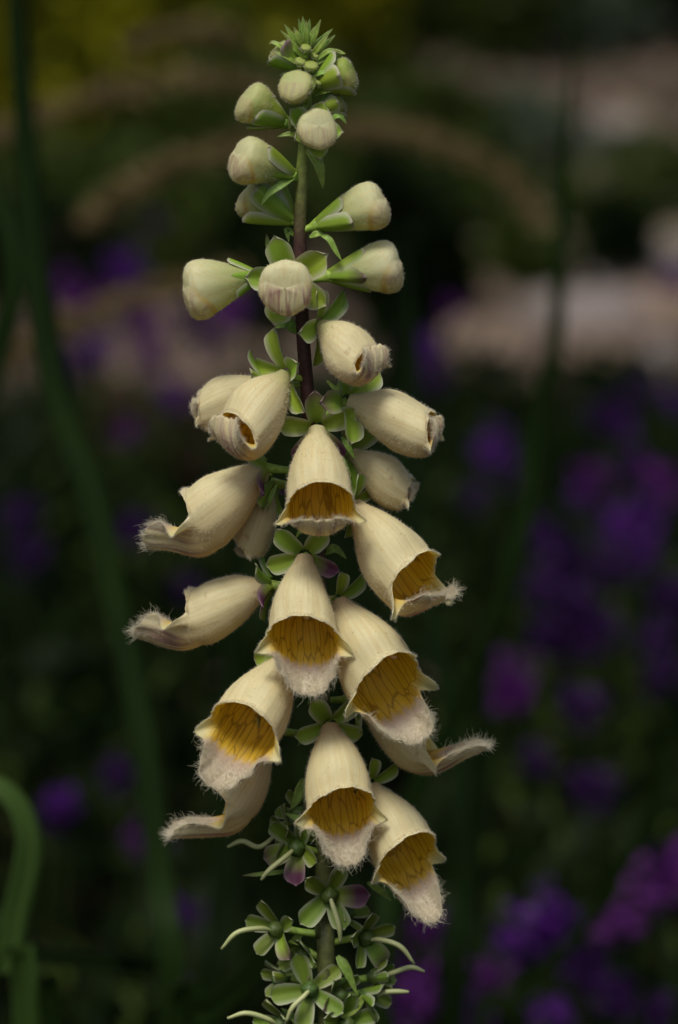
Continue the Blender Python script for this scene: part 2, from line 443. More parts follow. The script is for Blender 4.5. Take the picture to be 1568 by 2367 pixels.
MM = 0.001
def bell_hair(g, n_long=300, n_in=1600, n_lobe=90, long=2.2):
    nv, nu = g['G'].shape[:2]; n1 = g['n1']
    Ps, Ds, Ls = [], [], []
    # inner face of the lip
    i = rng.uniform(n1, nv - 1, 22000); f = rng.uniform(0, nu, 22000)
    lp = pick(g['lip'], i, f); ok = rng.uniform(size=22000) < np.clip((lp - .22) * 3.0, 0, 1)
    i, f, lp = i[ok][:n_in], f[ok][:n_in], lp[ok][:n_in]
    p = pick(g['Gi'], i, f); n = -unit(pick(g['N'], i, f)); fw = unit(pick(np.gradient(g['G'], axis=0), i, f))
    Ps.append(p); Ds.append(unit(n * .55 + fw * .6 + .45 * rng.normal(size=p.shape))); Ls.append(rng.uniform(.5, 1.25, len(p)) * MM)
    # edge of the lip, long
    f = rng.uniform(0, nu, 6000); T = pick(np.repeat(g['T'][None], 2, 0), 0 * f, f)
    ok = rng.uniform(size=6000) < np.clip((T - .12) ** .7, 0, 1)
    f = f[ok][:n_long]; i = np.full(len(f), nv - 1.01) - rng.exponential(1.2, len(f))
    p = pick(g['G'], i, f); n = -unit(pick(g['N'], i, f)); fw = unit(pick(np.gradient(g['G'], axis=0), i, f))
    Ps.append(p); Ds.append(unit(n * .35 + fw * 1.0 + .6 * rng.normal(size=p.shape))); Ls.append(rng.uniform(.4, 1.0, len(p)) ** 1.5 * long * MM)
    # edges of the small lobes
    f = rng.uniform(0, nu, 2500); T = pick(np.repeat(g['lat'][None], 2, 0), 0 * f, f)
    f = f[T > .4][:n_lobe]; i = np.full(len(f), nv - 1.01)
    p = pick(g['G'], i, f); n = unit(pick(g['N'], i, f)); fw = unit(pick(np.gradient(g['G'], axis=0), i, f))
    Ps.append(p); Ds.append(unit(n * .4 + fw + .5 * rng.normal(size=p.shape))); Ls.append(rng.uniform(.3, .8, len(p)) * MM)
    V, F = hairs(np.vstack(Ps), np.vstack(Ds), np.concatenate(Ls), .38, .042 * MM)
    return make_mesh('lip_hair', V, F, [m_hair])

def surface_down(G, Nn, n, ln, rows=None):
    nv, nu = G.shape[:2]
    lo, hi = rows if rows else (1, nv - 1)
    i = rng.uniform(lo, hi, n); f = rng.uniform(0, nu, n)
    p = pick(G, i, f); nn = unit(pick(Nn, i, f))
    V, F = down(p, nn, rng.uniform(.4, 1.15, n) * ln * MM, .032 * MM)
    return make_mesh('down', V, F, [m_fuzz], smooth=False)

# ------------------------------------------------------------------ sepals (shared meshes)
def sepal_mesh(kind, wide=.62, curve=.25):
    n, m = 16, 9
    s = np.linspace(0, 1, n); e = np.linspace(-1, 1, m)
    wd = wide * np.interp(s, [0, .12, .3, .55, .75, .87, .95, 1], [.55, .68, .86, .98, 1, .90, .62, .16]) * .5
    x = wd[:, None] * e[None]; z = s[:, None] + 0 * x - .03 * np.abs(e)[None] ** 2 * (s[:, None] > .8)
    y = .30 * wd[:, None] * np.abs(e)[None] ** 1.8 * 1.1 - curve * (s[:, None] ** 2) * .5 + .05 * np.sin(s * 3.1)[:, None]
    y = y + .02 * np.exp(-(e[None] / .16) ** 2) * -1
    top = np.stack([x, y, z], -1); bot = top.copy(); bot[..., 1] -= .06 * (1 - np.abs(e)[None] ** 2) + .003
    V = np.vstack([top.reshape(-1, 3), bot.reshape(-1, 3)]); Nn = n * m
    F = [tuple(f) for f in grid_faces(n, m, False)[:, ::-1]] + [tuple(f) for f in grid_faces(n, m, False, Nn)]
    grn = np.array([.28, .41, .035]) if kind != 'olive' else np.array([.17, .255, .022]); rim = np.array([.60, .58, .46]); pur = np.array([.105, .028, .062]); dark = np.array([.15, .24, .035])  # sepals of the lower calyces get a darker, more olive green
    E = np.abs(e)[None] + 0 * x; S = s[:, None] + 0 * x
    C = np.ones((n, m, 3)) * grn
    def mx(C, k, c): k = np.clip(k, 0, 1)[..., None]; return C * (1 - k) + c * k
    C = mx(C, np.clip(.5 - S, 0, 1) * .6, dark)
    if kind == 'dusky': C = mx(C, (S - .45) * 1.7, pur)
    if kind == 'purple': C = mx(C, (S - .05) * 1.6, pur * 1.1)
    k_r = np.clip((E - .62) / .34, 0, 1) * np.clip(S * 4, 0, 1); k_r = np.maximum(k_r, np.clip((S - .93) / .07, 0, 1))
    C = mx(C, k_r * (.85 if kind == 'green' else .6 if kind == 'olive' else .45), rim if kind in ('green', 'olive') else rim * .6 + np.array([.14, .03, .10]))
    if kind == 'green': C = mx(C, np.clip((S - .86) / .14, 0, 1) * .35, np.array([.22, .10, .13]))
    if kind == 'dusky': C = mx(C, k_r * np.clip(.6 - S, 0, 1), rim)
    c = C.reshape(-1, 3)
    return make_mesh('sepal', V, F, [m_sepal], cols={'Col': np.vstack([c, c * .95])})
SEP = {k: sepal_mesh(k, .62 if k != 'olive' else .52, .25 if k != 'olive' else -.25) for k in ('green', 'dusky', 'purple', 'olive')}
SEPN = {k: sepal_mesh(k, .58, -.55) for k in ('green', 'dusky', 'purple', 'olive')}

UPV = np.array([0, 0, 1.0])
def put_sepals(parent, base, axis, length, splay, kinds='ggggg', rot=0.0, ring=12, narrow=False, up=None, widen=1.0, lens=None, splays=None):
    M = frame(base, axis, up if up is not None else UPV)
    R = np.array(M.to_3x3())
    for k in range(len(kinds)):
        az = math.pi / 2 + rot + k * 2 * math.pi / len(kinds) + random.uniform(-.10, .10)
        rad = R @ np.array([math.cos(az), math.sin(az), 0])
        sp = math.radians((splays[k] if splays else splay) + random.uniform(-8, 8))
        d = R[:, 2] * math.cos(sp) + rad * math.sin(sp)
        inn = R[:, 2] * math.sin(sp) - rad * math.cos(sp)
        Ls = 1.22 * length * U * (lens[k] if lens else 1) * random.uniform(.92, 1.08)
        F = frame(np.array(base) + rad * ring * U, d, inn)
        S = Matrix.Diagonal((Ls * random.uniform(.92, 1.08) * widen, Ls, Ls, 1))
        kd = {'g': 'green', 'd': 'dusky', 'p': 'purple', 'o': 'olive'}[kinds[k]]
        o = place('sepal', (SEPN if narrow else SEP)[kd], parent, F @ S)
        if kinds[k] in 'dp' and ('g' in kinds or 'o' in kinds): o['label'] = 'purple flushed sepal' if kinds[k] == 'p' else 'green sepal with dusky purple tip'

# ------------------------------------------------------------------ the foxglove
STEM = [(708, 60), (711, 140), (712, 230), (703, 330), (696, 450), (694, 560), (700, 760), (713, 930), (722, 1060), (735, 1250), (745, 1600), (750, 1900), (748, 2150), (757, 2380)]
def stem_x(y): return float(np.interp(y, [p[1] for p in STEM], [p[0] for p in STEM]))
foot = P((765, 2420, 0)); root_xy = (float(foot[0]) + .006, float(foot[1]), 0.0)
fox = empty('foxglove', root_xy, 'tall foxglove spike of cream bells with golden throats, in front of the dark garden', 'foxglove')

def stem_build():
    pts = [P((x, y, 0)) for x, y in STEM] + [np.array([root_xy[0] - .004, root_xy[1], .35]), np.array([root_xy[0], root_xy[1], -.01])]
    rad = [x * U for x in (5, 8, 10, 13, 15, 15, 16, 16, 17, 18, 19, 20, 21, 22, 26, 34)]
    V, F, s = tube_geo(pts, rad, 90, 14)
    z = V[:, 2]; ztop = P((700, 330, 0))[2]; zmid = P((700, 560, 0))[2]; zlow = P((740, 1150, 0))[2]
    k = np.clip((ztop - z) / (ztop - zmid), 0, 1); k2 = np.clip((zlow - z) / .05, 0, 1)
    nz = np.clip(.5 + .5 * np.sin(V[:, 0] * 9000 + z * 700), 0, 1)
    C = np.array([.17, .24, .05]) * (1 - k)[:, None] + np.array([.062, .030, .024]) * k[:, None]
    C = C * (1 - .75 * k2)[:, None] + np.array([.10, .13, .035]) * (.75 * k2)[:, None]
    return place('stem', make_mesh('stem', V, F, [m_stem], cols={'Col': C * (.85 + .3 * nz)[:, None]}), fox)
stem_build()

GREEN = np.array([.24, .35, .05])
def pedicel(part, base, frm, r0=9, r1=12, c=GREEN):
    a = P(frm); b = np.array(base); mid = (a + b) / 2 + np.array([0, 0, -2 * U])
    V, F, s = tube_geo([a, mid, b], [r0 * U, r0 * U * .9, r1 * U], 8, 9)
    place('flower_stalk', make_mesh('flower_stalk', V, F, [m_stem], cols={'Col': np.ones((len(V), 3)) * c}), part)

seed_n = 0
def flower(label, base, dirn, L, tongue=.85, ph=(10, 60), lobe=1.0, splay=68, kinds='ggdgg', rot=0.0, sep=64, green=.15, blush=.35,
           wid=.96, tw=.82, shut=0.0, up=None, anther=False, nhair=1.0, long=3.2, frm=None, roll=0.0, cup=.12, cal=None):
    global seed_n; seed_n += 1
    b = P(base); ax = Dv(dirn)
    u = UPV if up is None else Dv(up)
    M = frame(b, ax, u) @ Matrix.Rotation(math.radians(roll), 4, 'Z')
    g = bell_geo(L * U, tongue, ph[0], ph[1], lobe, tw, green, wid, blush, seed_n, shut, cup)
    o = place('flower', bell_mesh(g), fox, M); o['label'] = label
    h = place('lip_hair', bell_hair(g, int(420 * nhair), int(1900 * nhair), int(200 * nhair), long), o, M); h['kind'] = 'stuff'
    d = place('down', surface_down(g['G'], g['N'], 5000, .75), o, M); d['kind'] = 'stuff'
    pedicel(o, b - ax * 2 * U, frm or (stem_x(base[1] + 8), base[1] + 8, 0))
    cx = Dv(cal) if cal else Dv((dirn[0], dirn[1] * .22, dirn[2]))
    put_sepals(o, b - ax * 4 * U, cx, sep, splay, kinds, rot, 15, up=u)
    if anther:
        for sx in (-1, 1):
            for k in (0, 1):
                th = np.linspace(0, np.pi, 7); ph_ = np.linspace(0, 2 * np.pi, 8, endpoint=False)
                V = np.array([[math.sin(t) * math.cos(p) * .45, math.sin(t) * math.sin(p) * .45, -math.cos(t)] for t in th for p in ph_]) * 9 * U
                R = Matrix.Translation(Vector((sx * .11 * L * U, (.29 - .02 * k) * L * U, (1.03 - .04 * k) * L * U))) @ Matrix.Rotation(sx * (1.25 + .3 * k), 4, 'Y')
                place('anther', make_mesh('anther', V, grid_faces(7, 8), [m_anther]), o, M @ R)
    return o

def bud(label, base, dirn, L, R, sep=66, splay=20, kinds='ggggg', rot=0.0, green=.4, streak=.6, flap=1.0, up=None, ring=10, frm=None, narrow=False, widen=1.0, tipcol=None, belly=.1, dn=2200, roll=0, splays=None, lens=None):
    global seed_n; seed_n += 1
    r_ = np.random.default_rng(seed_n + 100)
    nu, nv = 84, 84
    th = np.linspace(0, 2 * np.pi, nu, endpoint=False); v = np.linspace(0, 1, nv)
    k = np.pi * .5
    prof = smooth_interp(v, [(0, .20), (.1, .34), (.3, .58), (.5, .80), (.68, .96), (.8, 1), (.9, .90), (.96, .66), (.99, .34), (1, 0.02)])
    axl = smooth_interp(v, [(0, 0), (.3, .28), (.6, .57), (.8, .79), (.9, .91), (.96, .97), (.99, .995), (1, 1)])
    s = np.sin(th); dl = np.angle(np.exp(1j * (th - 1.5 * np.pi)))
    rad = R * prof[:, None] * (1 + belly * np.clip(-s, 0, 1)[None] * v[:, None] + .03 * np.sin(th * 3 + r_.uniform(0, 6))[None] + .015 * np.sin(th * 8 + 1)[None])
    # the lower lip laps up over the folded upper one
    vc = .86 - .20 * np.cos(dl) + .03 * np.sin(3 * th + 1)
    w1 = 1 / (1 + np.exp(-(v[:, None] - vc[None]) / .008))
    low = np.clip(np.cos(dl) * 1.5 + .45, 0, 1)[None]
    flapm = w1 * low
    rad = rad * (1 - .06 * flap * w1 * (1 - low) + .075 * flap * flapm * np.clip(1.25 - (v[:, None] - vc[None]) * 1.5, .4, 1))
    a = axl[:, None] * L + 0 * th[None] + .03 * L * flap * flapm
    # folds round the tip
    rad = rad * (1 + .012 * flap * np.sin(9 * v[:, None] + 2 * th[None]) * np.clip((v[:, None] - .7) / .3, 0, 1))
    G = np.stack([rad * np.cos(th), rad * np.sin(th), a], -1) * U
    Nn = grid_normals(G)
    if np.mean(np.sum(Nn[:, :, :2] * G[:, :, :2], -1)) < 0: Nn = -Nn
    cream = np.array([.77, .745, .47]); grn = np.array([.33, .45, .07]); tan = np.array([.60, .45, .25])
    def mx(C, k, c): return C * (1 - k[..., None]) + c * k[..., None]
    C = np.ones((nv, nu, 3)) * cream
    kk = np.clip(.25 + 2.1 * green - v[:, None] * (1.55 - green * .8) + 0 * th, 0, 1) * min(1, .25 + green * 1.5)
    C = mx(C, kk, grn)
    C = mx(C, flapm * .30, tan if tipcol is None else np.array(tipcol))
    edge = np.exp(-((v[:, None] - vc[None]) / .03) ** 2) * low
    C = mx(C, edge * .85 * flap, np.array([.52, .37, .08]))
    Mo = np.zeros((nv, nu, 3)); Mo[..., 0] = flapm * streak
    uv = np.stack([rad / R * np.cos(th)[None] / 6.28, rad / R * np.sin(th)[None] / 6.28 * (1 - .85 * np.clip((v[:, None] - .6) / .3, 0, 1)), v[:, None] * .8 + 0 * th], -1)
    b = P(base); ax = Dv(dirn); u = UPV if up is None else Dv(up)
    M = frame(b, ax, u) @ Matrix.Rotation(math.radians(roll), 4, 'Z')
    o = place('flower_bud', make_mesh('flower_bud', G.reshape(-1, 3), grid_faces(nv, nu), [m_out], None, uv.reshape(-1, 3), {'Col': C.reshape(-1, 3), 'Mask': Mo.reshape(-1, 3)}), fox, M)
    o['label'] = label
    d = place('down', surface_down(G, Nn, dn, .55, (8, nv - 2)), o, M); d['kind'] = 'stuff'
    pedicel(o, b - ax * 2 * U, frm or (stem_x(base[1] + 14), base[1] + 14, 0), 9 if L > 100 else 7, 17 if L > 100 else 9)
    if splay < 34:
        narrow = True; splay = math.degrees(math.atan2(R * 1.0 - ring * .5, .5 * L)) + 7
    put_sepals(o, b - ax * 3 * U, ax, sep * (.86 if narrow else 1), splay, kinds, rot, ring, narrow, up=u, widen=widen * (.9 if narrow else 1.02), splays=splays, lens=lens)
    return o

# --- open bells (three face the viewer, one above the other)
flower('half open bell facing the viewer, uppermost of the three front bells, lower lip still curled up', (733, 992, 26), (4, 158, 92), 178, .70, (14, 122), 1.0, 70, 'dgppg', .1, 70, .12, .12, wid=.93, tw=.95, nhair=.7, long=2.0)
flower('fully open bell facing the viewer, middle of the three front bells, broad woolly lip', (705, 1288, 28), (-12, 160, 84), 176, .66, (-6, 22), 1.15, 72, 'gggpg', .6, 66, .0, .6, anther=True, tw=1.03, wid=.94)
flower('fully open bell facing the viewer, lowest of the three front bells, deep golden throat', (763, 1678, 28), (24, 166, 84), 180, .66, (-4, 18), 1.1, 72, 'ggggg', .6, 60, .0, .75, tw=1.03, wid=.94)
# --- right side
flower('open bell turned to the right below the closed buds, throat and bearded lip in view', (818, 1168, 8), (116, 148, 62), 198, .96, (-4, 70), 1.1, 70, 'gggpg', .2, 58, .0, .5, wid=.90, roll=0, cup=.24)
flower('open bell turned half right under the long lipped bell, side lobe flared wide', (782, 1392, 16), (92, 160, 84), 200, .80, (-4, 44), 1.3, 72, 'gggdg', .3, 60, .0, .7, anther=True, wid=.95, roll=12)
flower('bell pointing right with only its bearded lip and lower side showing behind another', (826, 1612, -30), (142, 92, -6), 165, 1.25, (-2, 60), 1.0, 72, 'gggpg', .3, 60, .0, .5, roll=-4, cup=.3)
flower('lowest bell on the right, half hidden behind the lowest front bell', (858, 1818, -6), (74, 138, 66), 168, .98, (-4, 30), 1.1, 70, 'ggggg', .3, 58, .0, .6, wid=.96, roll=10)
# --- left side
flower('bell in profile pointing left, uppermost with a long bearded lip', (612, 1082, 2), (-142, 104, -8), 172, 1.0, (-6, 48), 1.0, 66, 'gpgpg', .5, 64, .0, .45, roll=24, tw=.92, long=3.4, cup=.34, wid=.92)
flower('bell in profile pointing left, second with a long bearded lip, slightly blurred', (622, 1352, -24), (-150, 62, -16), 168, .96, (-6, 38), 1.0, 66, 'gpgpg', .5, 62, .0, .6, roll=20, tw=.92, long=3.6, cup=.34, wid=.90)
flower('open bell turned half left, shaggy lip hanging over the bell below it', (662, 1520, 14), (-80, 140, 84), 178, .92, (-4, 40), 1.25, 70, 'ggggg', .4, 60, .0, .5, roll=-14, tw=1.0)
flower('lowest bell on the left in profile, brown spots and a long lip', (628, 1690, -24), (-96, 152, 2), 168, 1.25, (-4, 56), .8, 70, 'ggggg', .5, 60, .0, .5, roll=20, tw=.92, long=3.4, cup=.30, wid=.88)
# --- young flowers, lips still folded
flower('half open young bell turned left, lip rolled up like a shell', (662, 868, 22), (-108, 128, 74), 172, .84, (40, 158), .8, 66, 'ggggg', .2, 74, .35, .0, wid=.95, tw=1.1, shut=.35, cup=.05, nhair=.5, long=.9)
flower('closed young bell behind the half open one, pointing left', (606, 882, -30), (-130, 60, -10), 140, .62, (50, 165), .8, 60, 'ggpgg', .2, 56, .15, .0, tw=.8, shut=.7, nhair=.4, long=.8)
flower('large closed young bell pointing right, lip folded shut', (806, 928, 8), (164, 60, 26), 182, .58, (52, 175), .7, 64, 'gdggg', .25, 78, .12, .1, frm=(728, 972, 8), cal=(46, -6, 50), wid=.86, tw=.85, shut=.6, nhair=.35, long=.8)
flower('closed young bell tucked behind on the right, lip pale and folded', (812, 1046, -26), (120, 86, 0), 142, .55, (50, 165), .9, 66, 'ggggg', .4, 66, .1, .1, cal=(40, 0, 40), wid=.84, tw=.8, shut=.6, nhair=.35, long=.8)
flower('drooping yellowish bell behind the stem on the left', (628, 1118, -52), (-54, 128, -30), 140, .5, (40, 140), .5, 66, 'gpggg', .5, 58, .0, .2, wid=.72, nhair=.4, long=1.)
flower('opening young bell on the right of the dark stem, mouth just parting', (742, 752, 24), (88, 78, 62), 142, .82, (44, 160), .7, 72, 'ggggg', .35, 72, .38, .0, wid=1.0, tw=1.15, shut=.6, cup=.05, nhair=.4, long=.7)

# --- closed buds
bud('fat closed bud pointing left, largest on the left', (590, 640, 8), (-150, 26, 18), 164, 62, 66, 30, 'ggggg', .2, .42, .5, belly=.16)
bud('round closed bud facing the viewer in a star of sepals', (672, 640, 26), (-12, 30, 104), 112, 60, 84, 66, 'ggggg', .35, .30, 1.0, flap=1.1, belly=.05, tipcol=(.62, .52, .36))
bud('closed bud pointing right above the opening bell', (768, 636, -6), (150, -28, 12), 158, 57, 86, 24, 'gdgggg'[:5], .5, .42, .45, belly=.1)
bud('closed bud pointing right beside the bare stem', (738, 518, 6), (146, -52, 24), 160, 53, 84, 26, 'ggggg', .7, .46, .5, belly=.06)
bud('closed bud pointing left above the calyx clad one', (672, 402, 14), (-118, -38, 52), 140, 52, 88, 26, 'ggggg', .5, .50, .5, belly=.06)
bud('closed bud clasped by long green sepals on the left of the stem', (672, 505, -14), (-100, -66, -12), 122, 52, 108, 26, 'ggggg', .1, .55, .2, belly=.06, widen=.9)
bud('small round bud facing the viewer below the tip cluster', (716, 308, 20), (22, -10, 76), 80, 44, 60, 40, 'ggggg', .8, .5, .4, flap=.8)
bud('small green bud pointing left below the tip', (655, 280, 6), (-84, -52, 26), 108, 46, 76, 22, 'ggggg', .4, .62, .3, flap=.7, widen=1.2)
bud('small round bud in front of the tip cluster', (700, 226, 22), (-20, -30, 62), 72, 38, 58, 24, 'ggggg', .4, .66, .3, flap=.6, widen=1.2)
bud('small green bud on the right wrapped in its sepals', (738, 192, 2), (74, -26, 16), 84, 37, 78, 16, 'ggggg', .3, .8, .2, flap=.4, widen=1.35)
bud('tiny green bud at the right under a bract', (742, 254, -8), (50, -22, 8), 56, 24, 54, 14, 'ggggg', .3, .85, .2, flap=.3, widen=1.3, dn=900)
bud('tiny pale bud at the upper left of the tip', (684, 152, -8), (-44, -42, 6), 62, 26, 60, 14, 'ggggd', .3, .7, .2, flap=.3, widen=1.3, dn=900)
for lab, x, y, z, r in (('green pin head bud highest in the tip', 707, 112, 22, 11), ('round green bud in the middle of the tip', 719, 154, 24, 15), ('round green bud low in the tip', 736, 190, 20, 13), ('small green bud left of centre in the tip', 695, 143, 18, 12), ('green bud nestling under the right hand bud', 728, 128, 8, 11)):
    bud(lab, (x - 3, y + r, z - r * .8), (3, -r, r * .9), r * 1.9, r, r * 1.7, 12, 'ggggg', .3, 1.0, 0, flap=.1, ring=4, widen=1.3, dn=200, tipcol=(.36, .45, .12))

# --- bracts
def bract(pts, width, normal=(0, -.3, 1), dusky=.0, fold=.3, name='bract', parent=None, n=12):
    V, F, e, s = leaf_geo([P(p) for p in pts], width * U, Dv(normal), n, 5, fold, 3.0 * U)
    C = np.ones((len(V), 3)) * np.array([.23, .36, .05])
    k = np.clip((s - .6) * 2.2, 0, 1) * dusky
    C = C * (1 - k)[:, None] + np.array([.12, .045, .06]) * k[:, None]
    k = np.clip((e - .7) * 2, 0, 1) * .5
    C = C * (1 - k)[:, None] + np.array([.34, .38, .18]) * k[:, None]
    return place(name, make_mesh(name, V, F, [m_sepal], cols={'Col': C}), parent or fox)
tips = [(700, 36, 6), (690, 42, -6), (716, 42, 4), (742, 44, 2), (657, 56, 8), (660, 80, 14), (776, 80, 6), (762, 76, 14), (679, 62, 18), (728, 60, 16), (708, 46, 18), (648, 70, -8), (770, 66, -10), (735, 54, -10)]
for i, (x, y, z) in enumerate(tips):
    b = (708 + (x - 708) * .22, 118 - abs(x - 708) * .10 + (18 if i in (5, 6, 7) else 0), z * .5)
    mid = (b[0] * .55 + x * .45, b[1] * .5 + y * .5 + (3 if abs(x - 708) > 30 else 0), z * 1.1)
    bract([b, mid, (x, y, z)], 15, (0, -.2, 1) if z > 0 else (.3, -.5, .8), .5, .35)
for pts, wd, du in (([(690, 150, 14), (655, 112, 20), (632, 98, 16), (622, 102, 12)], 12, .9), ([(690, 150, 16), (655, 128, 26), (630, 120, 24)], 11, .9), ([(728, 142, 10), (760, 118, 18), (788, 120, 16)], 13, .9), ([(730, 150, 10), (770, 122, 12), (800, 124, 10)], 17, .2), ([(720, 178, 20), (745, 168, 32), (766, 172, 30)], 12, .3),
                    ([(728, 220, 10), (765, 206, 22), (795, 210, 20), (808, 222, 18)], 17, .3), ([(690, 205, 10), (665, 172, 0), (642, 176, -4)], 12, .9), ([(700, 300, 16), (678, 272, 22), (668, 300, 26)], 20, .6), ([(760, 278, 14), (785, 268, 22), (803, 288, 18)], 13, .4),
                    ([(700, 322, 14), (672, 310, 20), (640, 316, 20)], 14, .1), ([(708, 346, 16), (732, 372, 34), (742, 400, 36), (747, 436, 32)], 26, .2), ([(716, 350, 10), (738, 365, 20), (746, 390, 22)], 18, .4), ([(684, 408, 20), (650, 428, 44), (622, 448, 50), (604, 474, 50)], 19, .2),
                    ([(735, 540, 12), (760, 552, 30), (776, 580, 34), (790, 602, 36)], 15, .1), ([(716, 548, 14), (736, 540, 20), (752, 546, 16)], 16, .2), ([(680, 545, -14), (664, 530, -16), (668, 560, -10)], 16, .2), ([(640, 606, -18), (622, 572, -20), (616, 540, -20)], 16, 1.0), ([(690, 770, 4), (662, 748, 10), (636, 758, 8)], 30, .1), ([(756, 880, 12), (780, 900, 22), (790, 874, 16), (778, 930, 12)], 14, .4),
                    ([(790, 1010, 20), (806, 1034, 34), (820, 1060, 34)], 16, .1), ([(760, 1080, 20), (786, 1060, 30), (812, 1098, 32)], 16, .6), ([(640, 1120, 6), (626, 1150, 18), (618, 1186, 18)], 12, 1.0),
                    ([(700, 1800, -10), (690, 1840, 0), (672, 1872, 0)], 26, .3), ([(850, 2040, 4), (880, 2060, 6), (905, 2082, 2)], 18, .2), ([(730, 1930, 14), (700, 1900, 20), (660, 1880, 18)], 24, .3), ([(780, 2210, 14), (800, 2240, 26), (826, 2300, 26)], 26, .2), ([(700, 2150, -14), (672, 2190, -10), (640, 2230, -12)], 24, .3), ([(735, 2230, -14), (690, 2240, -6), (640, 2260, -6)], 26, .3),
                    ([(780, 2350, 14), (820, 2330, 20), (850, 2290, 20)], 26, .2), ([(715, 2390, 12), (690, 2360, 20), (650, 2330, 16)], 26, .3), ([(760, 2030, -6), (742, 2100, 10), (735, 2150, 12)], 22, .2), ([(560, 2024, 2), (610, 2020, 8), (690, 2010, 4)][::-1], 12, .9)):
    bract(pts, wd, (.1, -.35, 1), du)
for k in range(16):
    y = 1040 + k * 48; a = k * 2.4 + .5; x0 = stem_x(y)
    dx, dz = math.cos(a), math.sin(a)
    bract([(x0 + 10 * dx, y, 10 * dz), (x0 + 38 * dx, y - 10, 38 * dz + 4), (x0 + 66 * dx, y + 12, 60 * dz)], 30, (dx * .3, -.6, .6), .5 if k % 3 == 0 else .1)

# --- spent calyces with their styles below the bells
def calyx(label, c, axis, size, kinds, rot, style=None, splay=62, splays=None, lens=None):
    b = P(c); ax = Dv(axis)
    M = frame(b, ax, UPV)
    n, k = 12, 16
    t = np.linspace(0, np.pi / 2, n); th = np.linspace(0, 2 * np.pi, k, endpoint=False)
    r = np.cos(t)[:, None] * (1 + .08 * np.sin(th * 5)[None]) * 21; z = np.sin(t)[:, None] * 26 + 0 * th
    r = np.vstack([np.full((1, k), 8.0), r]); z = np.vstack([np.full((1, k), -22.0), z])
    V = (np.stack([r * np.cos(th), r * np.sin(th), z], -1) * U).reshape(-1, 3)
    C = np.ones((len(V), 3)) * np.array([.08, .13, .025])
    o = place('calyx', make_mesh('calyx', V, grid_faces(n + 1, k), [m_sepal], cols={'Col': C}), fox, M); o['label'] = label
    pedicel(o, b - ax * 18 * U, (stem_x(c[1] + 10), c[1] + 12, 0), 9, 9)
    put_sepals(o, b - ax * 6 * U, ax, size * .82, splay - 4 + random.uniform(-8, 8), kinds.replace('g', 'o'), rot + random.uniform(-.3, .3), 14, False, widen=1.12, splays=splays, lens=lens)
    if style:
        q = [b + ax * 20 * U] + [P(p) for p in style]
        V, F, s = tube_geo(q, [4.6 * U, 6 * U, 6.5 * U, 6 * U, 3 * U], 14, 8)
        place('style', make_mesh('style', V, F, [m_style]), o)
    return o
calyx('dusky purple tipped calyx under the lowest left bell, two pale styles', (688, 1960, 30), (-20, 6, 40), 74, 'ggdpg', -.5, [(655, 1985, 70), (622, 2012, 78), (604, 2034, 76)], 74)
calyx('green calyx hidden behind the dusky one, style curling left', (662, 1928, -4), (-40, -6, 10), 62, 'ggdgg', .2, [(600, 1958, 20), (560, 1944, 26), (526, 1958, 24)], 70)
calyx('open star calyx with one dark purple sepal on the stem', (762, 2070, 28), (4, 6, 40), 82, 'gggpg', .65, [(772, 2100, 62), (784, 2140, 70), (788, 2180, 66)], 78)
calyx('star calyx on the left with a long style curving down', (640, 2148, 12), (-30, 4, 34), 68, 'gggdg', .3, [(600, 2146, 50), (548, 2156, 64), (512, 2194, 66)], 74)
calyx('star calyx on the right with a style arching down to the right', (845, 2168, 10), (26, 8, 34), 70, 'gggdg', .3, [(880, 2172, 44), (926, 2188, 58), (958, 2228, 58)], 74)
calyx('flat open star calyx facing the viewer near the foot of the picture', (716, 2288, 30), (0, -2, 40), 80, 'ggggg', .1, [(700, 2306, 66), (676, 2330, 76), (662, 2362, 76)], 82)
calyx('pale small calyx on the far right with a style arching right', (868, 2258, -8), (40, -6, 10), 50, 'ggggg', .2, [(905, 2250, 6), (950, 2236, 10), (982, 2246, 8)], 40)
calyx('small calyx with a straight purple style on the right', (850, 2300, 6), (36, 8, 14), 60, 'ggggg', .5, [(890, 2294, 20), (920, 2292, 22), (946, 2293, 22)], 46)
calyx('lowest calyx on the left with a curved pale style', (655, 2366, 8), (-30, 6, 24), 66, 'gggdg', .4, [(620, 2356, 34), (570, 2342, 44), (526, 2354, 44)], 70)
calyx('lowest calyx on the right at the edge of the picture', (800, 2368, 20), (14, 0, 34), 72, 'ggggg', .2, None, 66)
calyx('half hidden calyx between the star calyces on the left', (700, 2205, -2), (-16, 8, 20), 58, 'ggdgg', .9, None, 58)
calyx('half hidden calyx between the star calyces on the right', (796, 2110, -6), (22, -6, 16), 58, 'ggggd', .5, None, 54)
calyx('calyx tucked in above the lowest right one', (782, 2300, 2), (18, 2, 24), 60, 'gdggg', .8, None, 56)
calyx('calyx tucked in on the left behind the flat star', (652, 2262, -14), (-30, 4, 12), 54, 'ggggg', .2, None, 50)
calyx('calyx on the left of the lowest front bell', (694, 1885, -6), (-34, -20, 20), 60, 'ggggg', .7, None, 60)

# basal and stem leaves of the foxglove, below the picture
for k in range(9):
    a = k * 2.4; h = .05 + .045 * k; l = .22 - .014 * k
    b = np.array([root_xy[0], root_xy[1], h]); d = np.array([math.cos(a), math.sin(a), 0])
    V, F, e, s = leaf_geo([b, b + d * l * .5 + [0, 0, l * .22], b + d * l + [0, 0, -.02]], .05 - .003 * k, (0, 0, 1), 12, 5, .25, .0005)
    C = np.ones((len(V), 3)) * np.array([.05, .085, .02])
    place('leaf', make_mesh('leaf', V, F, [m_sepal], cols={'Col': C}), fox)

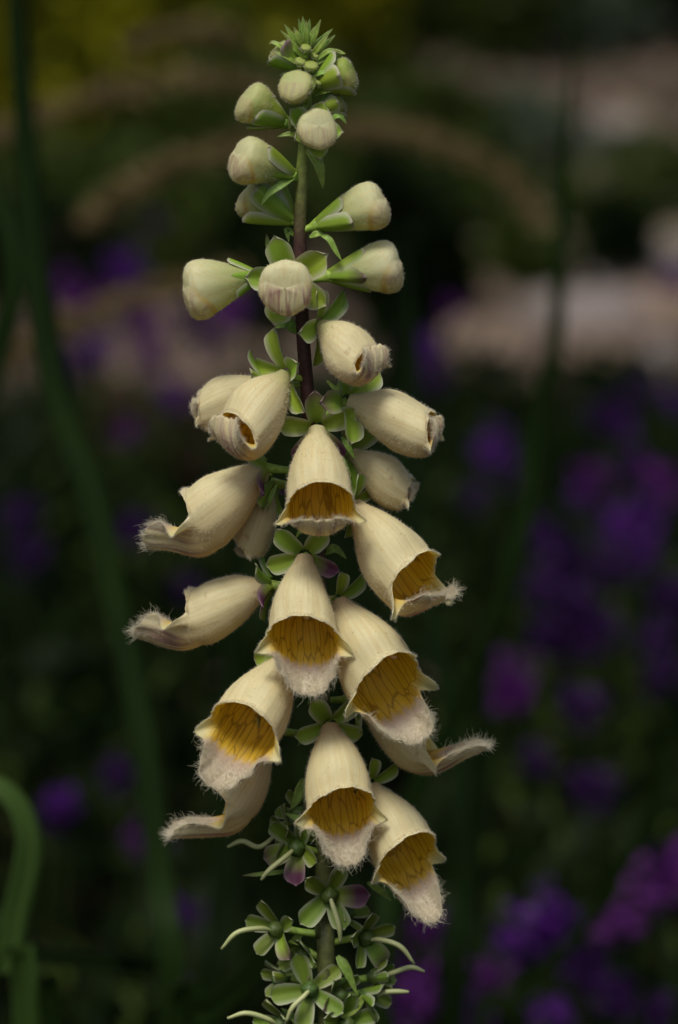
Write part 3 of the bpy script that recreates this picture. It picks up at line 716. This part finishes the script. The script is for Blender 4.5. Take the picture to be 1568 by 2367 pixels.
# ------------------------------------------------------------------ the garden behind
def soil_mat(name, c1, c2, sc1, sc2):
    m, t, o = newmat(name)
    tc = N(t, 'ShaderNodeTexCoord')
    a = N(t, 'ShaderNodeTexNoise', inp={'Vector': tc.outputs['Object'], 'Scale': sc1, 'Detail': 6.0})
    b = N(t, 'ShaderNodeTexVoronoi', inp={'Vector': tc.outputs['Object'], 'Scale': sc2})
    c = mixc(t, mapr(t, a.outputs[0], .35, .65), c1, c2)
    c = mixc(t, .5, c, mixc(t, 1.0, c, b.outputs['Color'], 'SOFT_LIGHT'))
    bm = N(t, 'ShaderNodeBump', inp={'Strength': .6, 'Distance': .02, 'Height': b.outputs['Distance']})
    p = N(t, 'ShaderNodeBsdfDiffuse', inp={0: c, 'Normal': bm.outputs[0]})
    t.links.new(p.outputs[0], o.inputs[0])
    return m
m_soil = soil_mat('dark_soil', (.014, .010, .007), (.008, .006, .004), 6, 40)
m_path = soil_mat('pale_gravel', (.05, .037, .026), (.018, .015, .009), 3.0, 45)
def sheet(name, pts, z, mat):
    me = make_mesh(name, [(x, y, z) for x, y in pts], [tuple(range(len(pts)))], [mat], smooth=False)
    return tag(place(name, me), kind='structure')
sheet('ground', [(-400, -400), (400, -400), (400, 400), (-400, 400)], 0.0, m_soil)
pe = []
xs = np.linspace(-9, 9, 60)
front = [5.45 + .10 * math.sin(x * 3.1) + .06 * math.sin(x * 8.3) - .12 * x * (x > 0) * (x < 1.5) for x in xs]
back = [(6.75 if x < .05 else 8.8) + .18 * math.sin(x * 2.3) + .08 * math.sin(x * 9) for x in xs]
path_o = sheet('path', [(x, y) for x, y in zip(xs, front)] + [(x, y) for x, y in zip(xs[::-1], back[::-1])], .004, m_path)

def stone_mesh(seed):
    r = np.random.default_rng(seed); n, k = 7, 10
    t = np.linspace(0, np.pi, n); p = np.linspace(0, 2 * np.pi, k, endpoint=False)
    d = np.stack([np.sin(t)[:, None] * np.cos(p), np.sin(t)[:, None] * np.sin(p), np.cos(t)[:, None] + 0 * p], -1)
    q = 1 + .18 * np.sin(d @ r.normal(size=3) * 2.2 + r.uniform(0, 6)) + .12 * np.sin(d @ r.normal(size=3) * 4 + r.uniform(0, 6))
    V = d * q[..., None] * np.array([1, .8, .5])
    return make_mesh('stone', V.reshape(-1, 3), grid_faces(n, k), [m_stone[seed % 3]])
m_stone = [plain('stone_pink', (.225, .165, .122), 0, .005, .7, 14, (.13, .095, .07)), plain('stone_buff', (.20, .165, .11), 0, .01, .7, 20, (.13, .105, .07)), plain('stone_grey', (.24, .205, .185), 0, .005, .7, 14, (.15, .125, .115))]
SM = [stone_mesh(s) for s in range(6)]
def on_ground(x, y):
    d = CF + CR * ((x - 784) * U / D0) + CU * ((1183.5 - y) * U / D0)
    t = -H / d[2]; return CAM + d * t
big = [(1060, 620, .06, 1, 'small buff stone just right of the upper bells'), (1200, 690, .07, 2, 'grey stone on the path above the palest group'), (1100, 690, .06, 0, 'small pink stone up the path from the large pinkish one'), (1230, 790, .06, 1, 'buff stone tight to the left of the thin stem'), (1400, 720, .07, 0, 'orange pink stone up the path from the palest one'), (1530, 620, .08, 1, 'sandy stone at the right edge halfway up the path'), (1300, 470, .08, 3 - 3, 'faint pink stone behind the thin stem far up the path'), (1180, 480, .08, 1, 'buff stone far up the path left of the thin stem'), (1480, 300, .07, 1, 'dim stone at the very end of the path'), (1500, 860, .06, 2, 'grey stone in the dark gap at the right path edge'), (360, 760, .06, 1, 'buff stone on the near left of the path'), (440, 610, .07, 2, 'grey pink stone right behind the fat bud'), (60, 790, .07, 0, 'brown pink stone at the left edge of the path'), (480, 760, .05, 0, 'small pink stone below the fat bud'), (1140, 760, .10, 0, 'large pinkish stone on the path left of the thin green stem'), (1130, 860, .09, 0, 'buff pink stone at the near edge of the path'), (1345, 800, .10, 2, 'palest stone on the path right of the thin green stem'), (1390, 870, .07, 0, 'orange tinted stone at the near edge of the path on the right'), (1490, 720, .12, 2, 'long grey pink stone at the right edge of the path'), (1540, 790, .11, 0, 'pinkish stone at the far right of the near path edge'), (1440, 500, .13, 0, 'buff stone far up the path on the right'), (1420, 390, .14, 2, 'pale green tinted stone at the far end of the path'), (1545, 470, .13, 1, 'sandy stone at the far right of the path'), (1330, 640, .09, 1, 'buff stone in the middle of the path'), (1000, 1135, .034, 0, 'small pinkish stone low among the purple flowers'), (420, 680, .07, 2, 'grey pink stone on the path left of the foxglove buds'), (390, 800, .08, 0, 'pinkish stone on the near left of the path'), (1250, 560, .08, 0, 'brownish pink stone beside the far bare patch')]
for x, y, r, k, lab in big:
    g = on_ground(x, y) if r > .05 else at_depth(x, y, 3.0)
    r *= .72 if y < 560 else .85 if x > 700 else .7
    o = place('stone', SM[k + 3 * random.randint(0, 1)], None, Matrix.Translation(Vector((g[0], g[1], max(g[2], 0) + r * .3))) @ Matrix.Rotation(random.uniform(0, 6), 4, 'Z') @ Matrix.Diagonal((r, r, r, 1)))
    if r < .05: o.location.z = r * .4; o.location.y = 4.0; o.location.x = g[0] * 4.0 / 3.0
    tag(o, lab, 'stone', 'stones lying along the pale path')
# loose gravel: nobody could count it
gv, gf = [], []
base_v = np.array([[1, 0, 0], [-.5, .8, 0], [-.6, -.7, 0], [0, 0, .8]]); base_f = np.array([[0, 1, 3], [1, 2, 3], [2, 0, 3]])
n = 6000
x = rng.uniform(-2.2, 2.6, n); y = rng.uniform(5.5, 8.7, n); ok = ((y < 6.7) & (x > -.75)) | (x > .1); x, y = x[ok], y[ok]; n = len(x)
sz = rng.uniform(.012, .034, n); a = rng.uniform(0, 6.28, n)
ca_, sa_ = np.cos(a)[:, None], np.sin(a)[:, None]
V = np.stack([base_v[None, :, 0] * ca_ - base_v[None, :, 1] * sa_, base_v[None, :, 0] * sa_ + base_v[None, :, 1] * ca_, base_v[None, :, 2] + 0 * ca_], -1) * sz[:, None, None]
V[..., 0] += x[:, None]; V[..., 1] += y[:, None]; V[..., 2] += .004
F = (base_f[None] + (np.arange(n) * 4)[:, None, None]).reshape(-1, 3)
m_grv = plain('gravel_chips', (.18, .13, .098), 0, .01, .7, 3.2, (.024, .019, .012))
tag(place('gravel', make_mesh('gravel', V.reshape(-1, 3), F, [m_grv], smooth=False)), 'loose pinkish gravel scattered over the pale path', 'gravel', kind='stuff')

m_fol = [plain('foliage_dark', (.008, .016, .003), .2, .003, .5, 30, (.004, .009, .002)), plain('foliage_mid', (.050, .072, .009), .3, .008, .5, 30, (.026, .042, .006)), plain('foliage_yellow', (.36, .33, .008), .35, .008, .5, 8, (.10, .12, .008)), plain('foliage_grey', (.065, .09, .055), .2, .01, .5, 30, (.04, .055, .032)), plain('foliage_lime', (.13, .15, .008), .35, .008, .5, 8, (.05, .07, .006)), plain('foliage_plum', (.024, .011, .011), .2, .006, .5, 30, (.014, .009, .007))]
def leaf_cloud(P0, size, nrm_bias=(0, 0, .6), aspect=.4):
    """separate folded leaves: two quads each"""
    n = len(P0); d = unit(rng.normal(size=(n, 3)) + np.array([0, 0, .5])); nn = rng.normal(size=(n, 3)) + np.array(nrm_bias)
    s = unit(np.cross(d, nn)); up = unit(np.cross(s, d))
    l = size * rng.uniform(.6, 1.3, n); wdt = l * aspect
    a = P0; b = P0 + d * (l * .5)[:, None] - up * (l * .05)[:, None]; c = P0 + d * l[:, None] - up * (l * .25)[:, None]
    e1 = P0 + d * (l * .45)[:, None] + s * (wdt * .5)[:, None]; e2 = P0 + d * (l * .45)[:, None] - s * (wdt * .5)[:, None]
    V = np.stack([a, b, c, e1, e2], 1).reshape(-1, 3)
    f = np.array([[0, 1, 3], [1, 2, 3], [0, 4, 1], [1, 4, 2]])
    return V, (f[None] + (np.arange(n) * 5)[:, None, None]).reshape(-1, 3)

def shrub(label, x, y, rx, ry, h, mat, n, size, group='shrubs beyond the path', name='shrub'):
    o = empty(name, (x, y, 0), label, 'shrub', group)
    u = rng.normal(size=(n, 3)); u = unit(u) * rng.uniform(.35, 1, n)[:, None] ** .6
    lump = 1 + .22 * np.sin(u[:, 0] * 5 + x) * np.cos(u[:, 2] * 5 + y)
    p = u * np.array([rx, ry, h * .5]) * lump[:, None] + np.array([x, y, h * .52]); p[:, 2] = np.maximum(p[:, 2], .02)
    V, F = leaf_cloud(p, size)
    c = place('foliage', make_mesh('foliage', V, F, [m_fol[mat]], smooth=False), o); c['kind'] = 'stuff'
    for k in range(5):
        a = k * 1.25 + x; t = np.array([x + math.cos(a) * rx * .6, y + math.sin(a) * ry * .6, h * .75])
        V, F, s = tube_geo([np.array([x, y, -.01]), np.array([x, y, 0]) * .6 + t * .4 + [0, 0, .05], t], [.012, .009, .004], 6, 6)
        place('stem', make_mesh('stem', V, F, [m_twig]), o)
    return o
m_twig = plain('twig_brown', (.07, .05, .03), 0, .04, .6, 30)

def px_xy(x, y, d):
    p = at_depth(x, y, d); return float(p[0]), float(p[1])
# beyond the path: (photo column, distance, half width, height, leaf kind)
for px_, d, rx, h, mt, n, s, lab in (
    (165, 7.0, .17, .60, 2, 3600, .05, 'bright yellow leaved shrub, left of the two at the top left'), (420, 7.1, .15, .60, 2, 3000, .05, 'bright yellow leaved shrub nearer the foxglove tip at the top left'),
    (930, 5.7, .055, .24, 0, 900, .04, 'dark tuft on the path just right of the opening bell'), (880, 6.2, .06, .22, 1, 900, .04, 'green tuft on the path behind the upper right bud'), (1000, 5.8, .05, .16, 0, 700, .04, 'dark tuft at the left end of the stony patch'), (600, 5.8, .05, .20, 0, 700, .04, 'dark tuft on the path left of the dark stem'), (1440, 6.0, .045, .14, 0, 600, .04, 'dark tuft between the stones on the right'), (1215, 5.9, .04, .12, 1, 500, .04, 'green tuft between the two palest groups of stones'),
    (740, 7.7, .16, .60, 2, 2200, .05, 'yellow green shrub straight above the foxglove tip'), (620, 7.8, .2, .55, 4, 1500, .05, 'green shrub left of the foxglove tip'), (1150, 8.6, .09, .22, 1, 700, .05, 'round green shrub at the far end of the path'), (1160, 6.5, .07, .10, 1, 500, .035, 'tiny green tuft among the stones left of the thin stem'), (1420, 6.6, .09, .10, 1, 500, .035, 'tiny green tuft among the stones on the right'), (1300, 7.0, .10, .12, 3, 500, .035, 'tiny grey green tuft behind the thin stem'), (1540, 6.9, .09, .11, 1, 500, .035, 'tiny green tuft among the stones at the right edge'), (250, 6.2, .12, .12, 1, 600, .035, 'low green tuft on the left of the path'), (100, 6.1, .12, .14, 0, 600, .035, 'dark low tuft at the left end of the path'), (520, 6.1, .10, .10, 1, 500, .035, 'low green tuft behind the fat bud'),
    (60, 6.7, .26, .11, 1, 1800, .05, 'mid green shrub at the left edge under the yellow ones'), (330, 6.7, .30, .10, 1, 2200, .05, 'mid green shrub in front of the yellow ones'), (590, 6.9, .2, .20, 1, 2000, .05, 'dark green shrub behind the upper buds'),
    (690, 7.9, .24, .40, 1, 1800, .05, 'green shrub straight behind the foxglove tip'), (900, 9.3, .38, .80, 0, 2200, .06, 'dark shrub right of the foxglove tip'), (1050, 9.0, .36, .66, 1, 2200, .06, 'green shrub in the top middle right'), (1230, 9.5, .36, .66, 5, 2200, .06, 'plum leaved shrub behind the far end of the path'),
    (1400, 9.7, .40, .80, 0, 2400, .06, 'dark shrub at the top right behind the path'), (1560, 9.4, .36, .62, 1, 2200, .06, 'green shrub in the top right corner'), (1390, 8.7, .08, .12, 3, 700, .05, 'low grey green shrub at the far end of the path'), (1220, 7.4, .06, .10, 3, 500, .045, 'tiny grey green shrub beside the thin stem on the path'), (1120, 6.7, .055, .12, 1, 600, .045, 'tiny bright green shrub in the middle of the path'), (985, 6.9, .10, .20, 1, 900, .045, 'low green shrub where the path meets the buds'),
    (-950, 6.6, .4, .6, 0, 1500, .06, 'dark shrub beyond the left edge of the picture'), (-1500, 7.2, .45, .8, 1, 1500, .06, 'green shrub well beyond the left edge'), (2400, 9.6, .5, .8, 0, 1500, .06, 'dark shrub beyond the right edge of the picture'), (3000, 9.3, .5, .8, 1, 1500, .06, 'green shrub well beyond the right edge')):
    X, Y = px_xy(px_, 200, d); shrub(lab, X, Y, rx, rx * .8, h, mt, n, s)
# far-off planting closing the view, one mass nobody could count
n = 26000
ang = rng.uniform(-1.2, 1.2, n); rr = rng.uniform(11, 15, n)
p = np.stack([rr * np.sin(ang), rr * np.cos(ang), rng.uniform(0, 1, n) ** .8 * (1.6 + .5 * np.sin(ang * 23) + .3 * np.sin(ang * 57))], -1)
V, F = leaf_cloud(p, .16)
tag(place('distant_foliage', make_mesh('distant_foliage', V, F, [m_fol[1]], smooth=False)), 'dark mass of leaves closing the far side of the garden', 'foliage', kind='stuff')

# undergrowth of the bed between the flower and the path
n = 44000
x = rng.uniform(-1.7, 1.8, n); y = rng.uniform(1.75, 5.7, n)
lim = 5.15 + .33 * np.sin(x * 7) + .22 * np.sin(x * 17 + 1)
ok = y < lim; x, y = x[ok], y[ok]
hh = .23 + .05 * np.sin(x * 9) * np.cos(y * 7) - .095 * np.clip(y - 3.3, 0, 2)
z = rng.uniform(0, 1, len(x)) ** .8 * np.maximum(hh, .03)
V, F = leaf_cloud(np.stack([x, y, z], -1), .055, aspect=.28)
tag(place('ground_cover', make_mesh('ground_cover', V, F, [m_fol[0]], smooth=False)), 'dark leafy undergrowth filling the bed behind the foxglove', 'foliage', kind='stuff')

# --- purple flowers
m_pur = [plain('purple_violet', (.085, .015, .165), .25, .006, .5, 60, (.05, .009, .11)), plain('purple_magenta', (.105, .02, .145), .25, .006, .5, 60, (.065, .013, .092)), plain('purple_deep', (.050, .012, .092), .25, .005, .5, 60, (.018, .006, .035))]
m_fs = plain('flower_stem_green', (.018, .032, .006), .1, .004, .5, 40)
def head_mesh(r, mat, n=150):
    u = unit(rng.normal(size=(n, 3))); p = u * r * rng.uniform(.2, 1.25, n)[:, None] * np.array([1, 1, .95])
    V, F = leaf_cloud(p, r * .5, (0, 0, .3), .75)
    return make_mesh('flower_head', V, F, [m_pur[mat]], smooth=False)
HEADS = {k: [head_mesh(.0125 * s, k, 120) for s in (1.0, .85, 1.15)] for k in range(3)}
PL = rng.uniform(size=(6, 4))
lv = leaf_geo([np.zeros(3), np.array([.02, 0, .018]), np.array([.05, 0, .012])], .011, (0, 0, 1), 5, 3, .3, .0004)
leaf_small = make_mesh('leaf', lv[0], lv[1], [m_fol[1]])
def purple(x, y, d, size, kind, label, group='purple flowers in the bed'):
    p = at_depth(x, y, d)
    o = empty('purple_flower', (float(p[0]), float(p[1]), 0), label, 'flower', group)
    lean = np.array([random.uniform(-.02, .02), random.uniform(-.02, .02), 0])
    V, F, s = tube_geo([np.array([p[0], p[1], -.01]), (p + np.array([p[0], p[1], 0])) / 2 + lean, p], [.0016, .0014, .001], 6, 5)
    place('stem', make_mesh('stem', V, F, [m_fs]), o)
    s = size * (.56 if d < 2.45 else .8)
    h = place('flower_head', HEADS[kind][random.randint(0, 2)], o, Matrix.Translation(Vector(p)) @ Matrix.Rotation(random.uniform(0, 6), 4, 'Z') @ Matrix.Diagonal((s, s, s * random.uniform(.9, 1.3), 1)))
    h['kind'] = 'stuff'
    for k in range(6):
        t = .25 + .1 * k
        q = np.array([p[0], p[1], 0]) * (1 - t) + p * t + lean * (1 - abs(2 * t - 1))
        place('leaf', leaf_small, o, Matrix.Translation(Vector(q)) @ Matrix.Rotation(random.uniform(0, 6.28), 4, 'Z') @ Matrix.Diagonal((1.2 - t * .6,) * 3 + (1,)))
heads = [(1460, 1080, 3.1, 1.2, 2, 'dusky violet head between the bright ones on the right'), (1430, 1220, 3.0, 1.3, 0, 'violet head in the middle of the right hand drift'), (1370, 1470, 2.8, 1.4, 2, 'deep violet head low in the right hand drift'), (1250, 1240, 3.0, 1.2, 2, 'deep violet head at the left of the right hand drift'), (1550, 1390, 2.9, 1.3, 2, 'deep violet head at the right edge of the drift'), (1200, 1120, 3.2, 1.0, 2, 'deep violet head level with the bell mouths on the right'), (1540, 1560, 2.7, 1.2, 2, 'very dim violet head at the right edge, middle height'), (1240, 1760, 2.5, 1.0, 2, 'very dim violet head right of the long bearded lip'), (1130, 2260, 2.1, 1.2, 1, 'dull magenta head right of the calyces'), (1360, 2240, 2.1, 1.2, 2, 'deep violet head under the right hand drift, low'), (240, 700, 3.9, 1.2, 1, 'mauve head among the path stones on the left'), (350, 830, 3.7, 1.2, 1, 'mauve head under the arching stem on the left'), (110, 770, 3.8, 1.2, 2, 'deep violet head by the left strap leaf'), (430, 740, 3.8, 1.1, 2, 'deep violet head below the fat bud'), (500, 1160, 3.1, .9, 2, 'very dim violet head above the first bearded lip'), 
 (1372, 1105, 3.1, 1.3, 1, 'bright purple flower head right of the large closed bell'), (1345, 1150, 3.2, 1.0, 0, 'violet flower head just under the bright one on the right'), (1535, 1120, 3.0, 1.5, 1, 'purple flower head at the right edge, level with the front bell'), (1500, 1190, 3.0, 1.3, 0, 'violet flower head near the right edge below its neighbour'), (1490, 1275, 3.0, 1.2, 0, 'dim violet flower head lower at the right'), (1290, 1300, 2.9, 1.5, 2, 'deep violet flower head in the dark on the right'), (1330, 1400, 2.8, 1.6, 2, 'large deep violet flower head in the dark on the right'), (1275, 1480, 2.8, 1.4, 2, 'deep violet flower head right of the bearded lip'), (1400, 1320, 2.9, 1.3, 2, 'deep violet head between two larger ones on the right'), (1250, 1370, 2.8, 1.2, 2, 'deep violet head closest to the right hand bells'),
 (1178, 1592, 2.6, 1.35, 1, 'round purple head right of the half right bell'), (1350, 1640, 2.6, 1.1, 2, 'dim purple head right of the round one'), (1375, 1830, 2.5, 1.1, 2, 'dim purple head low on the right'), (1510, 1480, 2.7, 1.0, 2, 'dim violet head at the right edge'), (1545, 2040, 2.15, 1.7, 1, 'vivid purple head at the right edge, low in the picture'), (1500, 2075, 2.2, 1.2, 1, 'purple head left of the vivid one at the right edge'), (985, 2150, 2.2, 1.3, 1, 'purple head below the lowest right bell'), (1185, 2180, 2.15, 1.6, 0, 'broad violet head low on the right'), (1260, 2150, 2.1, 1.8, 0, 'vivid violet head low on the right'), (1420, 2140, 2.2, 1.3, 1, 'dull magenta head low near the right edge'), (1300, 2220, 2.1, 1.2, 0, 'violet head under the vivid one'), (960, 2310, 2.05, 1.4, 1, 'purple head behind the purple style'), (1270, 2345, 2.0, 1.5, 0, 'violet head at the bottom edge on the right'), (1420, 2300, 2.05, 1.4, 2, 'deep violet head at the bottom right'), (1100, 2360, 2.05, 1.2, 2, 'deep violet head at the bottom edge'), (1520, 2340, 2.05, 1.2, 2, 'deep violet head in the bottom right corner'),
 (135, 1862, 2.4, 1.25, 0, 'violet head on the lower left beside the bent grass blade'), (120, 1900, 2.4, 1.0, 2, 'deep violet head just below it on the lower left'), (335, 1945, 2.35, 1.1, 1, 'purple head under the lowest left bell'), (350, 1975, 2.35, 1.0, 2, 'deep purple head below the lowest left bell'), (390, 2110, 2.25, 1.1, 0, 'violet head low on the left'), (440, 2120, 2.3, .9, 2, 'dim purple head low on the left near the calyces'), (390, 2300, 2.1, 1.0, 2, 'dim violet head near the bottom left'), (265, 1790, 2.5, .9, 2, 'dim violet head left of the lowest left bell'),
 (300, 1000, 3.3, .95, 1, 'lilac head left of the half open bells'), (400, 920, 3.4, 1.0, 0, 'violet head close to the half open bells on the left'), (230, 810, 3.7, 1.4, 0, 'violet head on the left below the arching stem'), (180, 840, 3.7, 1.2, 2, 'deep violet head at the left below the arching stem'), (290, 625, 4.0, 1.4, 0, 'violet head left of the fat bud'), (325, 740, 3.8, 1.3, 1, 'purple head below left of the fat bud'), (530, 735, 3.8, 1.3, 1, 'purple head under the fat bud'), (560, 700, 3.8, 1.1, 0, 'violet head between the fat bud and the stem'), (150, 660, 4.1, 1.3, 1, 'mauve head on the left at the path edge'), (190, 715, 4.0, 1.1, 1, 'mauve head left of the arching stem on the path'), (480, 800, 3.7, 1.1, 2, 'deep violet head above the half open bells'), (60, 1290, 2.9, 1.1, 2, 'dim violet head at the left edge'), (50, 1200, 3.0, 1.0, 2, 'very dim violet head at the left edge'), (430, 1360, 2.9, 1.0, 2, 'deep violet head left of the second profile bell'), (320, 1230, 2.9, .9, 2, 'dim violet head behind the first bearded lip'), (360, 515, 4.3, .9, 2, 'very dim violet head in the dark hollow at the left'),
 (1562, 650, 3.9, 1.3, 1, 'magenta head at the right edge beside the path'), (1045, 715, 3.8, .9, 1, 'mauve head at the near edge of the path'), (985, 810, 3.7, 1.1, 0, 'violet head right of the opening bell'), (1000, 880, 3.6, 1.0, 2, 'deep violet head above the large closed bell'), (1400, 960, 3.4, 1.1, 2, 'deep violet head at the near edge of the path on the right'), (1440, 985, 3.4, 1.0, 0, 'violet head under the path on the right'), (1150, 1040, 3.3, 1.1, 0, 'violet head right of the closed young bell'), (1100, 1150, 3.1, 1.1, 2, 'deep violet head right of the tucked bell'), (1560, 930, 3.5, 1.0, 0, 'violet head at the right edge below the path'), (1480, 900, 3.5, 1.0, 2, 'dusky head at the path edge on the right')]
for hd in heads: purple(*hd)

# --- strap leaves, thin stems and arching seed heads
m_blade = [plain('blade_dark', (.009, .020, .004), .25, .005, .45, 30, (.006, .014, .003)), plain('blade_mid', (.016, .034, .005), .25, .006, .45, 30, (.011, .024, .004)), plain('blade_light', (.042, .080, .014), .25, .008, .45, 30, (.036, .07, .013))]
def blade(label, pts, d, width, mat, name='grass_blade', normal=(.25, -1, .25), ground=True, group='long strap leaves behind the foxglove'):
    q = [at_depth(x, y, d + (p[0] if p else 0)) for x, y, *p in pts]
    if ground:
        e = q[-1]; f = q[-2]; dx = (e - f) * .5
        q.append(np.array([e[0] + dx[0], e[1] + .02, max(.0, e[2] * .4)])); q.append(np.array([e[0] + dx[0], e[1] + .03, -.01]))
    q = q[::-1]
    V, F, e, s = leaf_geo(q, width, normal, 40, 5, .3, .0008, [(0, .6), (.2, .9), (.6, 1), (.85, .7), (1, .08)], .5)
    o = place(name, make_mesh(name, V, F, [m_blade[mat]]))
    return tag(o, label, 'grass blade', group)
blade('long dark strap leaf rising up the whole left side', [(15, -160), (38, 200), (72, 600), (118, 900), (205, 1120), (265, 1400), (330, 1720), (370, 2050), (400, 2380)], 1.75, .0105, 1)
blade('broad dim leaf along the left edge at the top', [(50, -200), (45, 0), (62, 300), (88, 600), (112, 800), (150, 980), (215, 1180), (300, 1550), (350, 1900), (390, 2400)], 2.0, .012, 0)
blade('green leaf at the left edge beside the buds', [(-60, 250), (-15, 430), (22, 560), (25, 680), (-20, 850), (-90, 1100), (-180, 1600), (-220, 2400)], 1.9, .011, 1)
blade('thin upright stem in front of the pale path', [(1340, -120), (1322, 150), (1300, 400), (1290, 640), (1275, 830), (1235, 960), (1215, 1150), (1170, 1350), (1095, 1550), (1000, 1760), (940, 1900), (900, 2100), (880, 2400)], 2.15, .0105, 1)
blade('leaf crossing from the right edge down to the lower calyces', [(1545, 1700), (1480, 1920), (1390, 2080), (1270, 2230), (1180, 2330), (1100, 2420)], 2.0, .008, 1)
blade('light green leaf bent over at the lower left corner', [(-120, 1800), (-30, 1810), (30, 1850), (62, 1930), (55, 2020), (30, 2130), (20, 2250), (60, 2380)], 1.55, .0098, 2)
blade('dim leaf rising from the bottom left corner', [(-40, 2080), (20, 2160), (70, 2250), (100, 2340), (120, 2420)], 1.6, .0075, 1)
blade('dim leaf lying across the lower left', [(430, 2245, .05), (300, 2225, 0), (180, 2215, 0), (60, 2205, 0), (0, 2240, -.02), (-40, 2420, -.03)], 1.75, .009, 0)
blade('green leaf slanting up to the lowest calyces from the bottom', [(720, 2080), (640, 2170), (560, 2270), (470, 2350), (400, 2430)], 1.7, .010, 1)
blade('dim leaf behind the middle of the spike on the left', [(560, 1180), (545, 1300), (535, 1500), (520, 1800), (500, 2100), (480, 2400)], 2.0, .010, 0)
blade('dim leaf right of the spike behind the closed bells', [(930, 520), (945, 700), (950, 900), (960, 1200), (1000, 1450), (1060, 1800), (1080, 2400)], 2.1, .010, 0)
blade('soft green leaf behind the lowest bells on the right', [(1240, 1180), (1150, 1420), (1060, 1620), (960, 1820), (900, 2000), (880, 2400)], 1.9, .009, 1)
blade('leaf at the bottom right of the calyces', [(1120, 1500), (1100, 1800), (1070, 2050), (1040, 2400)], 1.9, .011, 0)
blade('dim leaf near the right edge low down', [(1590, 1450), (1540, 1700), (1500, 1950), (1440, 2200), (1400, 2420)], 2.2, .010, 0)

m_arch = plain('seed_head_brown', (.23, .175, .075), .15, .006, .6, 40, (.15, .11, .05))
def arching(label, pts, d, r, root):
    q = [at_depth(x, y, d) for x, y in pts]
    rt = at_depth(root[0], root[1], d); base = np.array([rt[0], rt[1], 0.0])
    o = empty('arching_grass', tuple(base), label, 'grass', 'arching brown grass heads')
    stem = [base, base * .5 + np.array([q[0][0], q[0][1], q[0][2]]) * .5 + np.array([0, 0, .05])] + q
    V, F, s = tube_geo(stem, [.0012, .0012, .0011, .001, .0008], 40, 6)
    place('stem', make_mesh('stem', V, F, [m_fs]), o)
    c = spline(q, 420); t = unit(np.gradient(c, axis=0))
    off = rng.normal(size=c.shape); off = unit(off - t * np.sum(off * t, 1, keepdims=True))
    p = np.repeat(c, 3, 0) + np.repeat(off, 3, 0) * .0 + rng.normal(size=(1260, 3)) * r * .35
    V, F = leaf_cloud(p, r * 1.5, (0, 0, .2), .35)
    h = place('seed_head', make_mesh('seed_head', V, F, [m_arch], smooth=False), o); h['kind'] = 'stuff'
arching('brown seed head arching highest across the upper left', [(620, 215), (540, 195), (400, 192), (260, 215), (140, 255), (60, 285), (-40, 320), (-120, 370)], 2.9, .0055, (700, 2300))
arching('brown seed head arching from the buds down to the left', [(640, 325), (540, 345), (430, 375), (320, 425), (250, 470), (205, 520)], 2.8, .0055, (760, 2300))
arching('brown seed head arching low across the pale path on the left', [(560, 640), (450, 655), (340, 680), (220, 725), (120, 770), (30, 830), (-60, 890)], 2.9, .0055, (640, 2300))
arching('dim brown seed head arching away right behind the buds', [(780, 300), (860, 300), (960, 320), (1060, 350), (1140, 390), (1210, 440), (1250, 520)], 3.0, .005, (740, 2300))
arching('faint brown seed head along the top behind the tip', [(560, 88), (480, 72), (380, 82), (300, 110)], 3.1, .0045, (720, 2300))
